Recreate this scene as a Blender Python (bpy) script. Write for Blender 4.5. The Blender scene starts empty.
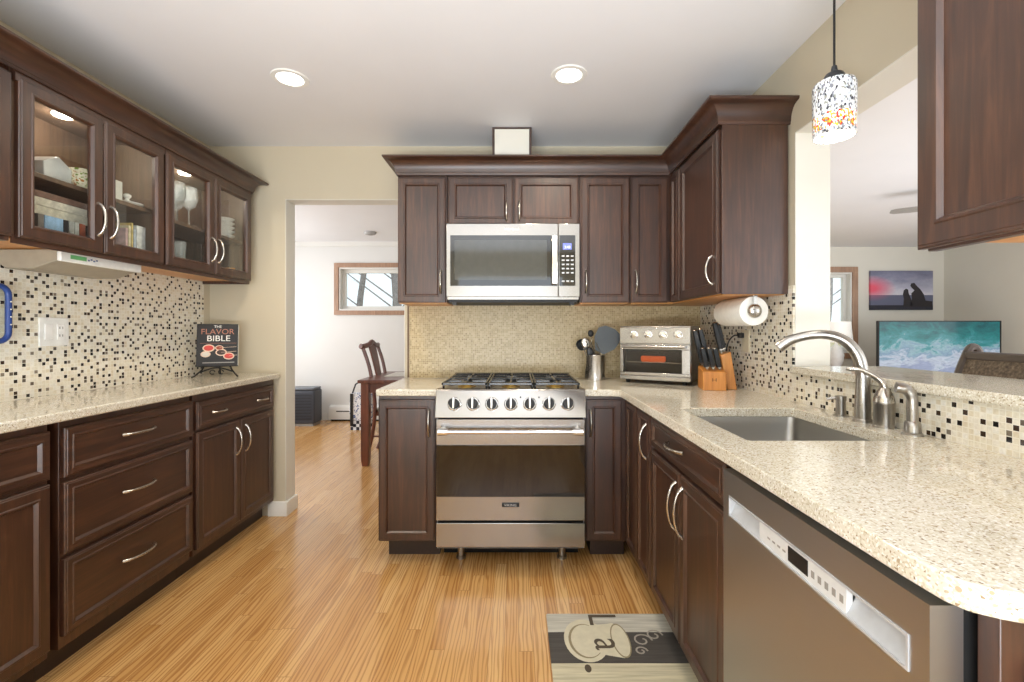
import bpy, bmesh, math, random
from mathutils import Vector, Matrix
R = random.Random(7)
PI = math.pi
sc = bpy.context.scene
COL = sc.collection

# ---------------------------------------------------------------- camera
cam_d = bpy.data.cameras.new('camera')
cam = bpy.data.objects.new('camera', cam_d); COL.objects.link(cam)
cam.location = (0, 0, 1.22); cam.rotation_euler = (PI/2, 0, 0)
cam_d.sensor_width = 36; cam_d.lens = 36*460/1024
cam_d.shift_x = -5/1024; cam_d.shift_y = -10/1024
cam_d.clip_start = .02
sc.camera = cam

# ---------------------------------------------------------------- world, lamps, exposure
w = bpy.data.worlds.new('world'); sc.world = w; w.use_nodes = True
bg = w.node_tree.nodes['Background']
bg.inputs[0].default_value = (.86, .93, 1.0, 1); bg.inputs[1].default_value = 1.35
sc.view_settings.view_transform = 'Standard'; sc.view_settings.look = 'None'
sc.view_settings.gamma = 1; sc.view_settings.use_curve_mapping = False
sc.view_settings.exposure = 0.0

def lamp(name, kind, loc, power, color=(1, 1, 1), rot=(0, 0, 0), size=1, size_y=None, spot=None, blend=.5):
    d = bpy.data.lights.new(name, kind); d.energy = power; d.color = color
    if kind == 'AREA':
        d.size = size
        if size_y: d.shape = 'RECTANGLE'; d.size_y = size_y
    else:
        d.shadow_soft_size = size
    if spot: d.spot_size = math.radians(spot); d.spot_blend = blend
    o = bpy.data.objects.new(name, d); COL.objects.link(o); o.location = loc; o.rotation_euler = rot
    return o
# added fill lamps out of view, brightening kitchen, living room and dining room
lamp('bounce_fill', 'AREA', (-.35, -.85, .72), 150, (.86, .93, 1), (2.93, 0, 0), 2.0, .7)  # unseen lamp aimed up to brighten the kitchen ceiling
lamp('fill_living_ceiling', 'AREA', (3.7, 2.6, .3), 52, (.78, .89, 1), (PI, 0, 0), 2.4, 3.0)  # added uplight below ledge height, brightens the living room ceiling
lamp('fill_rear', 'AREA', (-.1, -1.78, 1.5), 14, (.86, .93, 1), (PI/2, 0, 0), 1.6, 1.1)
lamp('fill_living', 'AREA', (6.05, 2.6, 1.35), 46, (.9, .95, 1), (0, PI/2, 0), 2.0, 4.5)
lamp('fill_living_front', 'AREA', (4.7, -1.4, 1.35), 75, (.95, .98, 1), (PI/2, 0, 0), 2.6, 2.0)
lamp('fill_dining', 'AREA', (-3.5, 4.75, 1.4), 52, (.97, .98, 1), (0, -PI/2, 0), 1.8, 2.4)
WARM = (1, .85, .66)

# ---------------------------------------------------------------- mesh helpers
WM = {}
class B:
    def __init__(s): s.bm = bmesh.new(); s.mi = 0
    def face(s, vs):
        try:
            f = s.bm.faces.new(vs); f.material_index = s.mi; return f
        except ValueError: return None
    def box(s, x0, x1, y0, y1, z0, z1, M=None):
        c = [Vector((x, y, z)) for z in (z0, z1) for y in (y0, y1) for x in (x0, x1)]
        if M is not None: c = [M @ p for p in c]
        v = [s.bm.verts.new(p) for p in c]
        for q in ((0, 2, 3, 1), (4, 5, 7, 6), (0, 1, 5, 4), (2, 6, 7, 3), (0, 4, 6, 2), (1, 3, 7, 5)):
            s.face([v[i] for i in q])
        return s
    def loft(s, rings, cap0=True, cap1=True, closed=True):
        vr = [[s.bm.verts.new(Vector(p)) for p in r] for r in rings]
        n = len(vr[0])
        for a, b in zip(vr[:-1], vr[1:]):
            for i in range(n if closed else n-1):
                j = (i+1) % n
                s.face([a[i], a[j], b[j], b[i]])
        if cap0: s.face(list(reversed(vr[0])))
        if cap1: s.face(vr[-1])
        return s
    def tube(s, pts, r, n=10, cap=True, closed=False, squash=1.0, up=None):
        pts = [Vector(p) for p in pts]; m = len(pts)
        rs = r if isinstance(r, (list, tuple)) else [r]*m
        rings = []; prev = None
        for i, p in enumerate(pts):
            if closed: t = pts[(i+1) % m]-pts[i-1]
            else: t = pts[min(i+1, m-1)]-pts[max(i-1, 0)]
            t.normalize()
            if prev is None:
                a = Vector(up) if up else (Vector((0, 0, 1)) if abs(t.z) < .9 else Vector((1, 0, 0)))
            else: a = prev
            a = (a-t*a.dot(t))
            if a.length < 1e-6: a = t.orthogonal()
            a.normalize(); prev = a; b = t.cross(a)
            rings.append([p+(a*math.cos(k*2*PI/n)*squash+b*math.sin(k*2*PI/n))*rs[i] for k in range(n)])
        if closed: rings.append(rings[0]); s.loft(rings, False, False)
        else: s.loft(rings, cap, cap)
        return s
    def cyl(s, p0, p1, r0, r1=None, n=20): return s.tube([p0, p1], [r0, r0 if r1 is None else r1], n)
    def lathe(s, prof, c=(0, 0, 0), n=28, M=None, cap0=True, cap1=True):
        M = M or Matrix.Identity(4); c = Vector(c)
        s.loft([[c+(M @ Vector((r*math.cos(k*2*PI/n), r*math.sin(k*2*PI/n), z))) for k in range(n)] for r, z in prof], cap0, cap1)
        return s
    def prism(s, poly, f, a, b):
        """poly 2-D points, f(u,v,w)->3-D, from depth a to depth b"""
        return s.loft([[f(u, v, a) for u, v in poly], [f(u, v, b) for u, v in poly]])
    def plate(s, outer, holes, z0, z1):
        es = []
        for loop in [outer]+holes:
            vs = [s.bm.verts.new((x, y, z0)) for x, y in loop]
            es += [s.bm.edges.new((vs[i], vs[(i+1) % len(vs)])) for i in range(len(vs))]
        g = bmesh.ops.triangle_fill(s.bm, use_beauty=True, use_dissolve=False, edges=es)
        fs = [x for x in g['geom'] if isinstance(x, bmesh.types.BMFace)]
        e = bmesh.ops.extrude_face_region(s.bm, geom=fs)
        bmesh.ops.translate(s.bm, vec=(0, 0, z1-z0), verts=[x for x in e['geom'] if isinstance(x, bmesh.types.BMVert)])
        return s
    def sphere(s, c, rx, ry=None, rz=None, n=16, m=10, M=None):
        ry = ry or rx; rz = rz or rx; c = Vector(c); M = M or Matrix.Identity(3)
        rings = []
        for i in range(m+1):
            a = -PI/2+PI*(i+.0)/m
            a = max(-PI/2+.02, min(PI/2-.02, a))
            rings.append([c+M @ Vector((rx*math.cos(a)*math.cos(k*2*PI/n), ry*math.cos(a)*math.sin(k*2*PI/n), rz*math.sin(a))) for k in range(n)])
        return s.loft(rings)
    def text(s, body, size, f, align='CENTER', depth=.0006):
        """flat letters; f(u,v,w)->3-D"""
        cu = bpy.data.curves.new('t', 'FONT'); cu.body = body; cu.size = size; cu.align_x = align; cu.align_y = 'CENTER'
        cu.extrude = depth/2; cu.resolution_u = 3
        o = bpy.data.objects.new('t', cu); COL.objects.link(o)
        dg = bpy.context.evaluated_depsgraph_get(); me = o.evaluated_get(dg).to_mesh()
        vs = [s.bm.verts.new(f(v.co.x, v.co.y, v.co.z)) for v in me.vertices]
        for p in me.polygons: s.face([vs[i] for i in p.vertices])
        o.evaluated_get(dg).to_mesh_clear(); bpy.data.objects.remove(o); bpy.data.curves.remove(cu)
        return s

def obj(name, b, mat, parent=None, bevel=0, smooth=40, local=False, norm=True, seg=2, bang=35):
    bm = b.bm
    if norm: bmesh.ops.recalc_face_normals(bm, faces=bm.faces[:])
    if parent is not None and not local:
        inv = WM[parent.name].inverted()
        for v in bm.verts: v.co = inv @ v.co
    me = bpy.data.meshes.new(name); bm.to_mesh(me); bm.free()
    o = bpy.data.objects.new(name, me); COL.objects.link(o)
    for m in (mat if isinstance(mat, (list, tuple)) else [mat]): me.materials.append(m)
    if smooth:
        for p in me.polygons: p.use_smooth = True
        me.set_sharp_from_angle(angle=math.radians(smooth))
    if bevel:
        md = o.modifiers.new('bevel', 'BEVEL'); md.width = bevel; md.segments = seg; md.limit_method = 'ANGLE'
        md.angle_limit = math.radians(bang); md.harden_normals = False
    if parent is not None:
        o.parent = parent; WM[o.name] = WM[parent.name]
    else: WM[o.name] = Matrix.Identity(4)
    return o
def tag(o, label, cat, group=None, kind=None):
    o['label'] = label; o['category'] = cat
    if group: o['group'] = group
    if kind: o['kind'] = kind
    return o
def thing(name, label, cat, loc=(0, 0, 0), rz=0, group=None, rot=None):
    o = bpy.data.objects.new(name, None); COL.objects.link(o)
    o.empty_display_size = .05
    o.location = loc; o.rotation_euler = rot or (0, 0, rz)
    from mathutils import Euler
    WM[o.name] = Matrix.Translation(loc) @ Euler(rot or (0, 0, rz)).to_matrix().to_4x4()
    return tag(o, label, cat, group)
def struct(name, b, mat, bevel=0, **k):
    o = obj(name, b, mat, None, bevel, **k); o['kind'] = 'structure'; return o
def dup(root, loc, rz=None, label=None):
    c = root.copy(); COL.objects.link(c); c.location = loc
    if rz is not None: c.rotation_euler = (0, 0, rz)
    if label: c['label'] = label
    for ch in list(root.children):
        d = ch.copy(); COL.objects.link(d); d.parent = c
        for g in list(ch.children):
            e = g.copy(); COL.objects.link(e); e.parent = d
    return c
def bx(*a): return B().box(*a)

# ---------------------------------------------------------------- materials
def srgb(r, g, b):
    f = lambda c: (c/255/12.92) if c/255 <= .04045 else ((c/255+.055)/1.055)**2.4
    return (f(r), f(g), f(b), 1)
class N:
    def __init__(s, name):
        s.m = bpy.data.materials.new(name); s.m.use_nodes = True; s.t = s.m.node_tree
        s.p = s.t.nodes['Principled BSDF']
    def n(s, typ, **k):
        x = s.t.nodes.new('ShaderNode'+typ)
        for a, v in k.items(): setattr(x, a, v)
        return x
    def l(s, a, b): s.t.links.new(a, b)
    def set(s, i, v):
        if hasattr(v, 'is_output'): s.l(v, i)
        else: i.default_value = v
    def math(s, op, a, b=0., c=None):
        x = s.n('Math', operation=op); s.set(x.inputs[0], a); s.set(x.inputs[1], b)
        if c is not None: s.set(x.inputs[2], c)
        return x.outputs[0]
    def ramp(s, fac, stops, interp='LINEAR'):
        x = s.n('ValToRGB'); cr = x.color_ramp; cr.interpolation = interp
        while len(cr.elements) < len(stops): cr.elements.new(.5)
        for e, (p, c) in zip(cr.elements, stops): e.position = p; e.color = c if len(c) == 4 else (*c, 1)
        s.set(x.inputs[0], fac); return x.outputs[0]
    def mix(s, f, a, b, mode='MIX'):
        x = s.n('Mix', data_type='RGBA', blend_type=mode); s.set(x.inputs[0], f); s.set(x.inputs[6], a); s.set(x.inputs[7], b); return x.outputs[2]
    def obj(s): return s.n('TexCoord').outputs['Object']
    def mapping(s, v, scale=(1, 1, 1), rot=(0, 0, 0)):
        x = s.n('Mapping'); s.l(v, x.inputs[0]); x.inputs['Scale'].default_value = scale; x.inputs['Rotation'].default_value = rot; return x.outputs[0]
    def noise(s, v, scale, detail=4, rough=.55, dist=0):
        x = s.n('TexNoise'); s.l(v, x.inputs['Vector']); x.inputs['Scale'].default_value = scale
        x.inputs['Detail'].default_value = detail; x.inputs['Roughness'].default_value = rough; x.inputs['Distortion'].default_value = dist
        return x.outputs['Fac']
    def bump(s, h, strength=.2, dist=.002):
        x = s.n('Bump'); s.set(x.inputs['Height'], h); x.inputs['Strength'].default_value = strength; x.inputs['Distance'].default_value = dist
        s.l(x.outputs[0], s.p.inputs['Normal'])
    def base(s, c): s.set(s.p.inputs['Base Color'], c)
    def rough(s, r): s.set(s.p.inputs['Roughness'], r)

def plain(name, col, rough=.5, metal=0, var=.06, scale=30, **k):
    a = N(name); v = a.obj(); f = a.noise(v, scale, 3)
    c2 = tuple(max(0, x*(1-var)) for x in col[:3])+(1,); c3 = tuple(min(1, x*(1+var)) for x in col[:3])+(1,)
    a.base(a.ramp(f, [(.3, c2), (.7, c3)])); a.rough(rough); a.p.inputs['Metallic'].default_value = metal
    for kk, vv in k.items(): a.p.inputs[kk.replace('_', ' ')].default_value = vv
    return a.m
def paint(name, col, rough=.55):
    a = N(name); v = a.obj(); f = a.noise(v, 2.5, 3); g = a.noise(v, 260, 2)
    c2 = tuple(x*.975 for x in col[:3])+(1,)
    a.base(a.ramp(f, [(.3, c2), (.7, col)])); a.rough(rough); a.bump(g, .05, .001); return a.m
def wood(name, c0, c1, c2, axis='z', rough=.35, scale=1.0, coat=.3):
    a = N(name); v = a.obj()
    sc_ = {'z': (26, 26, 1.6), 'x': (1.6, 26, 26), 'y': (26, 1.6, 26)}[axis]
    v2 = a.mapping(v, tuple(x*scale for x in sc_))
    f = a.noise(v2, 1.6, 6, .62, .6); g = a.noise(v2, 6, 3, .7)
    b = a.noise(v, 5*scale, 2)
    t = a.math('ADD', a.math('MULTIPLY', f, .62), a.math('ADD', a.math('MULTIPLY', g, .16), a.math('MULTIPLY', b, .22)))
    a.base(a.ramp(t, [(.34, c0), (.5, c1), (.66, c2)])); a.rough(a.math('MULTIPLY_ADD', g, .12, rough-.06))
    a.p.inputs['Coat Weight'].default_value = coat; a.p.inputs['Coat Roughness'].default_value = .33; a.p.inputs['Specular IOR Level'].default_value = .7
    a.bump(t, .06, .0008); return a.m
def steel(name, col=(.62, .61, .59, 1), rough=.28, axis='x', metal=1):
    a = N(name); v = a.obj()
    s = {'x': (3, 1500, 1500), 'y': (1500, 3, 1500), 'z': (1500, 1500, 3)}[axis]
    f = a.noise(a.mapping(v, s), 1, 2)
    a.base(a.ramp(f, [(.3, tuple(x*.97 for x in col[:3])+(1,)), (.7, col)])); a.rough(a.math('MULTIPLY_ADD', f, .06, rough-.03))
    a.p.inputs['Metallic'].default_value = metal; return a.m
def glass(name, tint=(.96, .98, .97, 1), rough=.0, ior=1.45, refl=1.0):
    """thin clear pane: mostly transparent with a Fresnel reflection"""
    a = N(name); tr = a.n('BsdfTransparent'); tr.inputs[0].default_value = tint
    gl = a.n('BsdfGlossy'); gl.inputs['Roughness'].default_value = rough
    ge = a.n('NewGeometry'); fr = a.n('Fresnel'); a.l(a.math('MULTIPLY_ADD', ge.outputs['Backfacing'], 1/ior-ior, ior), fr.inputs[0])
    mx = a.n('MixShader'); a.l(a.math('MULTIPLY', fr.outputs[0], refl), mx.inputs[0]); a.l(tr.outputs[0], mx.inputs[1]); a.l(gl.outputs[0], mx.inputs[2])
    a.l(mx.outputs[0], a.t.nodes['Material Output'].inputs[0]); return a.m
def emit(name, col, strength):
    a = N(name); v = a.obj(); f = a.noise(v, 8, 2)
    a.base(col); c = a.ramp(f, [(0, tuple(x*.96 for x in col[:3])+(1,)), (1, col)])
    a.l(c, a.p.inputs['Emission Color']); a.p.inputs['Emission Strength'].default_value = strength; return a.m
def mosaic(name, axes, pitch, stops, grout, gw=.07, rough=.22, off=(.003, .004), accents=None):
    a = N(name); s = a.n('SeparateXYZ'); a.l(a.obj(), s.inputs[0])
    cc = []
    for ax, o in zip(axes, off):
        cc.append(a.math('DIVIDE', a.math('ADD', s.outputs['XYZ'.index(ax)], 10+o), pitch))
    fl = [a.math('FLOOR', c) for c in cc]; fr = [a.math('FRACT', c) for c in cc]
    cb = a.n('CombineXYZ'); a.l(fl[0], cb.inputs[0]); a.l(fl[1], cb.inputs[1]); cb.inputs[2].default_value = 3.3
    wn = a.n('TexWhiteNoise', noise_dimensions='3D'); a.l(cb.outputs[0], wn.inputs['Vector'])
    col = a.ramp(wn.outputs['Value'], stops, 'CONSTANT')
    if accents:   # about one dark tile in every two-by-two block
        bl = a.n('CombineXYZ'); a.l(a.math('FLOOR', a.math('DIVIDE', a.math('ADD', fl[0], .5), 2.)), bl.inputs[0]); a.l(a.math('FLOOR', a.math('DIVIDE', a.math('ADD', fl[1], .5), 2.)), bl.inputs[1]); bl.inputs[2].default_value = 8.7
        wb = a.n('TexWhiteNoise', noise_dimensions='3D'); a.l(bl.outputs[0], wb.inputs['Vector']); sp = a.n('SeparateColor'); a.l(wb.outputs['Color'], sp.inputs[0])
        idx = a.math('FLOOR', a.math('MULTIPLY', sp.outputs[0], 3.999))
        cell = a.math('ADD', a.math('MODULO', a.math('ADD', fl[0], .25), 2.), a.math('MULTIPLY', a.math('FLOOR', a.math('MODULO', a.math('ADD', fl[1], .25), 2.)), 2.))
        hit = a.math('MULTIPLY', a.math('LESS_THAN', a.math('ABSOLUTE', a.math('SUBTRACT', a.math('FLOOR', cell), idx)), .5), a.math('LESS_THAN', sp.outputs[1], .82))
        col = a.mix(hit, col, a.ramp(sp.outputs[2], accents, 'CONSTANT'))
    vein = a.noise(a.obj(), 120, 3)
    col = a.mix(.35, col, a.ramp(vein, [(.3, (.55, .5, .42, 1)), (.7, (1, 1, 1, 1))]), 'MULTIPLY')
    d = [a.math('SUBTRACT', .5, a.math('ABSOLUTE', a.math('SUBTRACT', f, .5))) for f in fr]
    mn = a.math('MINIMUM', d[0], d[1]); t = a.math('GREATER_THAN', mn, gw)
    a.base(a.mix(t, grout, col)); a.rough(a.math('MULTIPLY_ADD', t, rough-.6, .6)); a.bump(a.math('MINIMUM', mn, gw*1.6), .35, .004)
    return a.m

M = {}
M['wood'] = wood('dark_cherry', srgb(40, 21, 12), srgb(62, 35, 21), srgb(88, 54, 34), 'z', .42, coat=.4)
M['woodh'] = wood('dark_cherry_horizontal', srgb(40, 21, 12), srgb(62, 35, 21), srgb(88, 54, 34), 'y', .42, coat=.4)
M['woodx'] = wood('dark_cherry_across', srgb(40, 21, 12), srgb(62, 35, 21), srgb(88, 54, 34), 'x', .42, coat=.4)
M['wood_in'] = wood('cabinet_inside', srgb(86, 66, 52), srgb(110, 86, 68), srgb(130, 104, 84), 'z', .45, coat=.1)
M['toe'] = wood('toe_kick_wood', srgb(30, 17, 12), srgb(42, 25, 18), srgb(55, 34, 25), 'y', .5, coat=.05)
M['maple'] = wood('natural_maple', srgb(186, 122, 58), srgb(206, 142, 72), srgb(220, 160, 92), 'y', .4)
M['block'] = wood('knife_block_wood', srgb(176, 106, 36), srgb(204, 132, 52), srgb(222, 156, 78), 'z', .4)
M['chairw'] = wood('mahogany', srgb(70, 32, 20), srgb(104, 52, 34), srgb(132, 72, 50), 'z', .35)
M['trimw'] = wood('oak_window_trim', srgb(140, 104, 78), srgb(164, 126, 98), srgb(184, 146, 116), 'z', .4)
M['ceil'] = paint('ceiling_white', srgb(236, 236, 238))
M['tan'] = paint('wall_tan', srgb(205, 194, 170))
M['cream'] = paint('wall_cream', srgb(228, 225, 214))
M['white'] = paint('wall_white', srgb(232, 232, 229))
M['base'] = paint('trim_white', srgb(238, 237, 232), .35)
M['steel'] = steel('brushed_steel', (.38, .365, .345, 1), .24, 'x')
M['steely'] = steel('brushed_steel_door', (.50, .505, .51, 1), .38, 'y')
M['steelz'] = steel('satin_steel', (.42, .40, .37, 1), .28, 'z')
M['sinkm'] = steel('sink_steel', (.36, .35, .33, 1), .35, 'y')
M['nickel'] = steel('satin_nickel', (.54, .51, .46, 1), .27, 'z')
M['chrome'] = plain('chrome', (.82, .82, .82, 1), .08, 1, .02)
M['silver'] = plain('silver_plastic', srgb(196, 198, 200), .35, .3)
M['iron'] = plain('cast_iron', srgb(24, 24, 25), .55)
M['enamel'] = plain('black_enamel', srgb(26, 26, 27), .22)
M['black'] = plain('black_plastic', srgb(20, 20, 22), .4)
M['dark'] = plain('dark_void', srgb(10, 9, 9), .8)
M['glassk'] = plain('black_glass', srgb(14, 13, 13), .05, 0, .02, Coat_Weight=.6, Coat_Roughness=.03)
M['ovenglass'] = plain('oven_door_glass', srgb(22, 14, 11), .05, 0, .05, Coat_Weight=.5, Coat_Roughness=.04)
M['mwglass'] = plain('microwave_window', srgb(56, 58, 56), .08, 0, .08, Coat_Weight=.6, Coat_Roughness=.03)
M['pane'] = glass('clear_pane', refl=1.5)
def crystal():
    a = N('crystal_glass'); tr = a.n('BsdfTransparent'); tr.inputs[0].default_value = (.93, .95, .96, 1)
    df = a.n('BsdfTranslucent'); df.inputs[0].default_value = (.9, .93, .95, 1); d2 = a.n('BsdfDiffuse'); d2.inputs[0].default_value = (.85, .88, .9, 1)
    gl = a.n('BsdfGlossy'); gl.inputs['Roughness'].default_value = .03
    lw = a.n('LayerWeight'); lw.inputs[0].default_value = .45
    ad = a.n('AddShader'); a.l(df.outputs[0], ad.inputs[0]); a.l(d2.outputs[0], ad.inputs[1])
    m0 = a.n('MixShader'); m0.inputs[0].default_value = .14; a.l(tr.outputs[0], m0.inputs[1]); a.l(ad.outputs[0], m0.inputs[2])
    m1 = a.n('MixShader'); a.l(a.math('MULTIPLY', lw.outputs['Facing'], .6), m1.inputs[0]); a.l(m0.outputs[0], m1.inputs[1]); a.l(gl.outputs[0], m1.inputs[2])
    a.l(m1.outputs[0], a.t.nodes['Material Output'].inputs[0]); return a.m
M['tumbler'] = crystal()
M['plast'] = plain('white_plastic', srgb(238, 238, 234), .35)
M['porc'] = plain('white_porcelain', srgb(244, 243, 240), .2)
M['paper'] = plain('paper', srgb(240, 238, 230), .8)
M['slate'] = plain('slate_grey_plastic', srgb(62, 66, 76), .5)
M['grey'] = plain('grey_plastic', srgb(150, 146, 140), .5)
M['taupe'] = plain('taupe_plastic', srgb(158, 148, 130), .45)
M['blue'] = plain('blue_plastic', srgb(44, 72, 140), .35)
M['spat'] = plain('grey_nylon', srgb(82, 88, 92), .5)
M['gold'] = plain('brass', srgb(190, 160, 90), .3, 1)

def floor_mat():
    a = N('oak_strip_floor'); s = a.n('SeparateXYZ'); a.l(a.obj(), s.inputs[0])
    X, Y = s.outputs[0], s.outputs[1]
    pw = .057
    cx = a.math('DIVIDE', a.math('ADD', X, 20), pw); ix = a.math('FLOOR', cx); fx = a.math('FRACT', cx)
    w1 = a.n('TexWhiteNoise', noise_dimensions='1D'); a.l(ix, w1.inputs['W'])
    cy = a.math('DIVIDE', a.math('ADD', a.math('ADD', Y, 20), a.math('MULTIPLY', w1.outputs['Value'], 3.1)), .95)
    iy = a.math('FLOOR', cy); fy = a.math('FRACT', cy)
    cb = a.n('CombineXYZ'); a.l(ix, cb.inputs[0]); a.l(iy, cb.inputs[1])
    w2 = a.n('TexWhiteNoise', noise_dimensions='3D'); a.l(cb.outputs[0], w2.inputs['Vector'])
    tone = a.ramp(w2.outputs['Value'], [(0, srgb(198, 148, 86)), (.3, srgb(208, 160, 98)), (.65, srgb(214, 168, 106)), (1, srgb(222, 180, 122))])
    off = a.n('CombineXYZ'); a.l(a.math('MULTIPLY', w2.outputs['Value'], 37.), off.inputs[0]); a.l(a.math('MULTIPLY', w1.outputs['Value'], 11.), off.inputs[2])
    va = a.n('VectorMath', operation='ADD'); a.l(a.obj(), va.inputs[0]); a.l(off.outputs[0], va.inputs[1])
    wv = a.n('TexWave', wave_type='BANDS', bands_direction='X'); a.l(a.mapping(va.outputs[0], (1, .09, 1)), wv.inputs['Vector'])
    wv.inputs['Scale'].default_value = 19; wv.inputs['Distortion'].default_value = 11; wv.inputs['Detail'].default_value = 2; wv.inputs['Detail Scale'].default_value = 1.2
    fine = a.noise(a.mapping(va.outputs[0], (240, 5, 1)), 1, 3, .6)
    g = a.math('ADD', a.math('MULTIPLY', wv.outputs['Fac'], .55), a.math('MULTIPLY', fine, .5))
    gr = a.ramp(g, [(.2, srgb(176, 140, 108)), (.55, (1, 1, 1, 1))])
    c = a.mix(.66, tone, gr, 'MULTIPLY')
    ex = a.math('MINIMUM', fx, a.math('SUBTRACT', 1., fx)); ey = a.math('MULTIPLY', a.math('MINIMUM', fy, a.math('SUBTRACT', 1., fy)), 16)
    e = a.math('GREATER_THAN', a.math('MINIMUM', ex, ey), .018)
    a.base(a.mix(e, srgb(158, 112, 66), c)); a.rough(a.math('MULTIPLY_ADD', g, .08, .2))
    a.p.inputs['Coat Weight'].default_value = .35; a.p.inputs['Coat Roughness'].default_value = .16
    a.bump(a.math('ADD', a.math('MULTIPLY', g, .15), e), .06, .001); return a.m
def quartz():
    a = N('speckled_quartz'); v = a.obj()
    vo = a.n('TexVoronoi'); a.l(v, vo.inputs['Vector']); vo.inputs['Scale'].default_value = 300
    s = a.n('SeparateColor'); a.l(vo.outputs['Color'], s.inputs[0])
    c = a.ramp(s.outputs[0], [(0, srgb(150, 130, 104)), (.03, srgb(186, 172, 146)), (.10, srgb(200, 190, 166)), (.26, srgb(214, 207, 188)), (.62, srgb(222, 216, 199)), (.86, srgb(234, 231, 222))], 'CONSTANT')
    v2 = a.n('TexVoronoi'); a.l(v, v2.inputs['Vector']); v2.inputs['Scale'].default_value = 90
    s2 = a.n('SeparateColor'); a.l(v2.outputs['Color'], s2.inputs[0])
    big = a.math('MULTIPLY', a.math('LESS_THAN', s2.outputs[1], .06), a.math('LESS_THAN', v2.outputs['Distance'], .32))
    c = a.mix(big, c, srgb(176, 158, 128))
    a.base(c); a.rough(.09); a.p.inputs['Specular IOR Level'].default_value = .95; return a.m
M['floor'] = floor_mat(); M['quartz'] = quartz()
CR = [(0, srgb(236, 229, 210)), (.35, srgb(241, 236, 222)), (.7, srgb(232, 222, 198)), (.85, srgb(244, 241, 231))]
AC = [(0, srgb(30, 24, 22)), (.45, srgb(62, 46, 36)), (.72, srgb(100, 90, 80)), (.86, srgb(134, 124, 110))]
M['mosL'] = mosaic('mosaic_tile_side', 'YZ', .0158, CR, srgb(234, 229, 214), accents=AC, rough=.12)
TR = [(0, srgb(180, 158, 116)), (.25, srgb(190, 168, 124)), (.5, srgb(198, 178, 136)), (.75, srgb(206, 187, 146)), (.95, srgb(168, 144, 104))]
M['mosB'] = mosaic('travertine_tile_back', 'XZ', .0122, TR, srgb(212, 196, 160), .06, .3)

# ---------------------------------------------------------------- structure
YB, XL, XR, H = 3.04, -2.03, 1.215, 2.44
struct('floor', bx(-4, 6.5, -1.8, 6.9, -.05, 0), M['floor'])
struct('ceiling', bx(-4, 6.5, -1.8, 6.9, H, H+.08), M['ceil'])
def wall_with_hole(x0, x1, y0, y1, z0, z1, hx0, hx1, hz0, hz1):
    b = B(); b.box(x0, hx0, y0, y1, z0, z1); b.box(hx1, x1, y0, y1, z0, z1); b.box(hx0, hx1, y0, y1, z0, hz0); b.box(hx0, hx1, y0, y1, hz1, z1); return b
struct('wall_rear', wall_with_hole(XL-.12, XR+.15, -1.92, -1.8, 0, H, -.9, .7, .95, 2.05), M['tan'])
struct('wall_left', bx(XL-.12, XL, -1.8, YB, 0, H), M['tan'])
b = B(); b.box(XL-.12, -1.53, YB, YB+.12, 0, H); b.box(-1.53, -.74, YB, YB+.12, 2.09, H); b.box(-.74, XR+.15, YB, YB+.12, 0, H)
struct('wall_back', b, M['tan'])
b = B(); b.box(XR, XR+.15, 2.01, YB, 0, H); b.box(XR, XR+.15, -1.8, 2.01, 0, 1.03); b.box(XR, XR+.15, -1.8, 2.01, 2.088, H); b.box(XR, XR+.15, -1.8, .2, 1.03, 2.088)
struct('wall_right', b, M['tan'])
# dining room and living room beyond
struct('wall_dining', wall_with_hole(-3.7, 1.3, 6.3, 6.45, 0, H, -2.44, -1.0, 1.50, 2.09), M['white'])
struct('wall_dining_left', bx(-3.8, -3.7, YB, 6.45, 0, H), M['white'])
struct('wall_kitchen_dining_return', bx(-3.8, XL-.12, YB-.12, YB, 0, H), M['white'])
struct('wall_partition', bx(1.3, 1.42, YB+.12, 6.68, 0, H), M['cream'])
struct('wall_living', wall_with_hole(1.3, 6.2, 6.68, 6.83, 0, H, 3.7, 4.86, .9, 2.07), M['cream'])
struct('wall_living_right', bx(6.2, 6.32, -1.8, 6.83, 0, H), M['cream'])
# baseboards
b = B()
b.prism([(0, 0), (.016, 0), (.016, .078), (.010, .092), (0, .096)], lambda u, v, w_: (w_, YB-u, v), -1.64, -1.514)
b.box(-1.53, -1.514, YB+.0005, YB+.136, 0, .094)
struct('baseboard_back', b, M['base'], .002)
b = B(); b.box(-3.7, -2.6, 6.285, 6.3, 0, .1); struct('baseboard_dining', b, M['base'])
# tile fields
struct('trim_1', bx(XL, XL+.008, -.4, 2.97, .94, 1.56), M['mosL']); bpy.data.objects['trim_1']['label'] = 'mosaic tile backsplash on the left wall'
b = B(); b.box(XR-.008, XR, 2.01, YB, .9, 1.42); b.box(XR-.008, XR, -.4, 2.01, .9, 1.035)
struct('trim_2', b, M['mosL']); bpy.data.objects['trim_2']['label'] = 'mosaic tile backsplash on the right wall'
struct('trim_3', bx(-.71, XR-.008, YB-.008, YB, .9, 1.42), M['mosB']); bpy.data.objects['trim_3']['label'] = 'tan stone tile backsplash behind the range'
struct('trim_4', bx(-.722, -.71, YB-.012, YB, .914, 1.40), plain('tile_edge_strip', srgb(110, 86, 60), .4))
bpy.data.objects['trim_4']['label'] = 'dark edge strip at the left end of the stone tile'
# crown in the living and dining rooms
struct('trim_5', bx(-3.7, 1.3, 6.27, 6.3, H-.06, H), M['base'])

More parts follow.
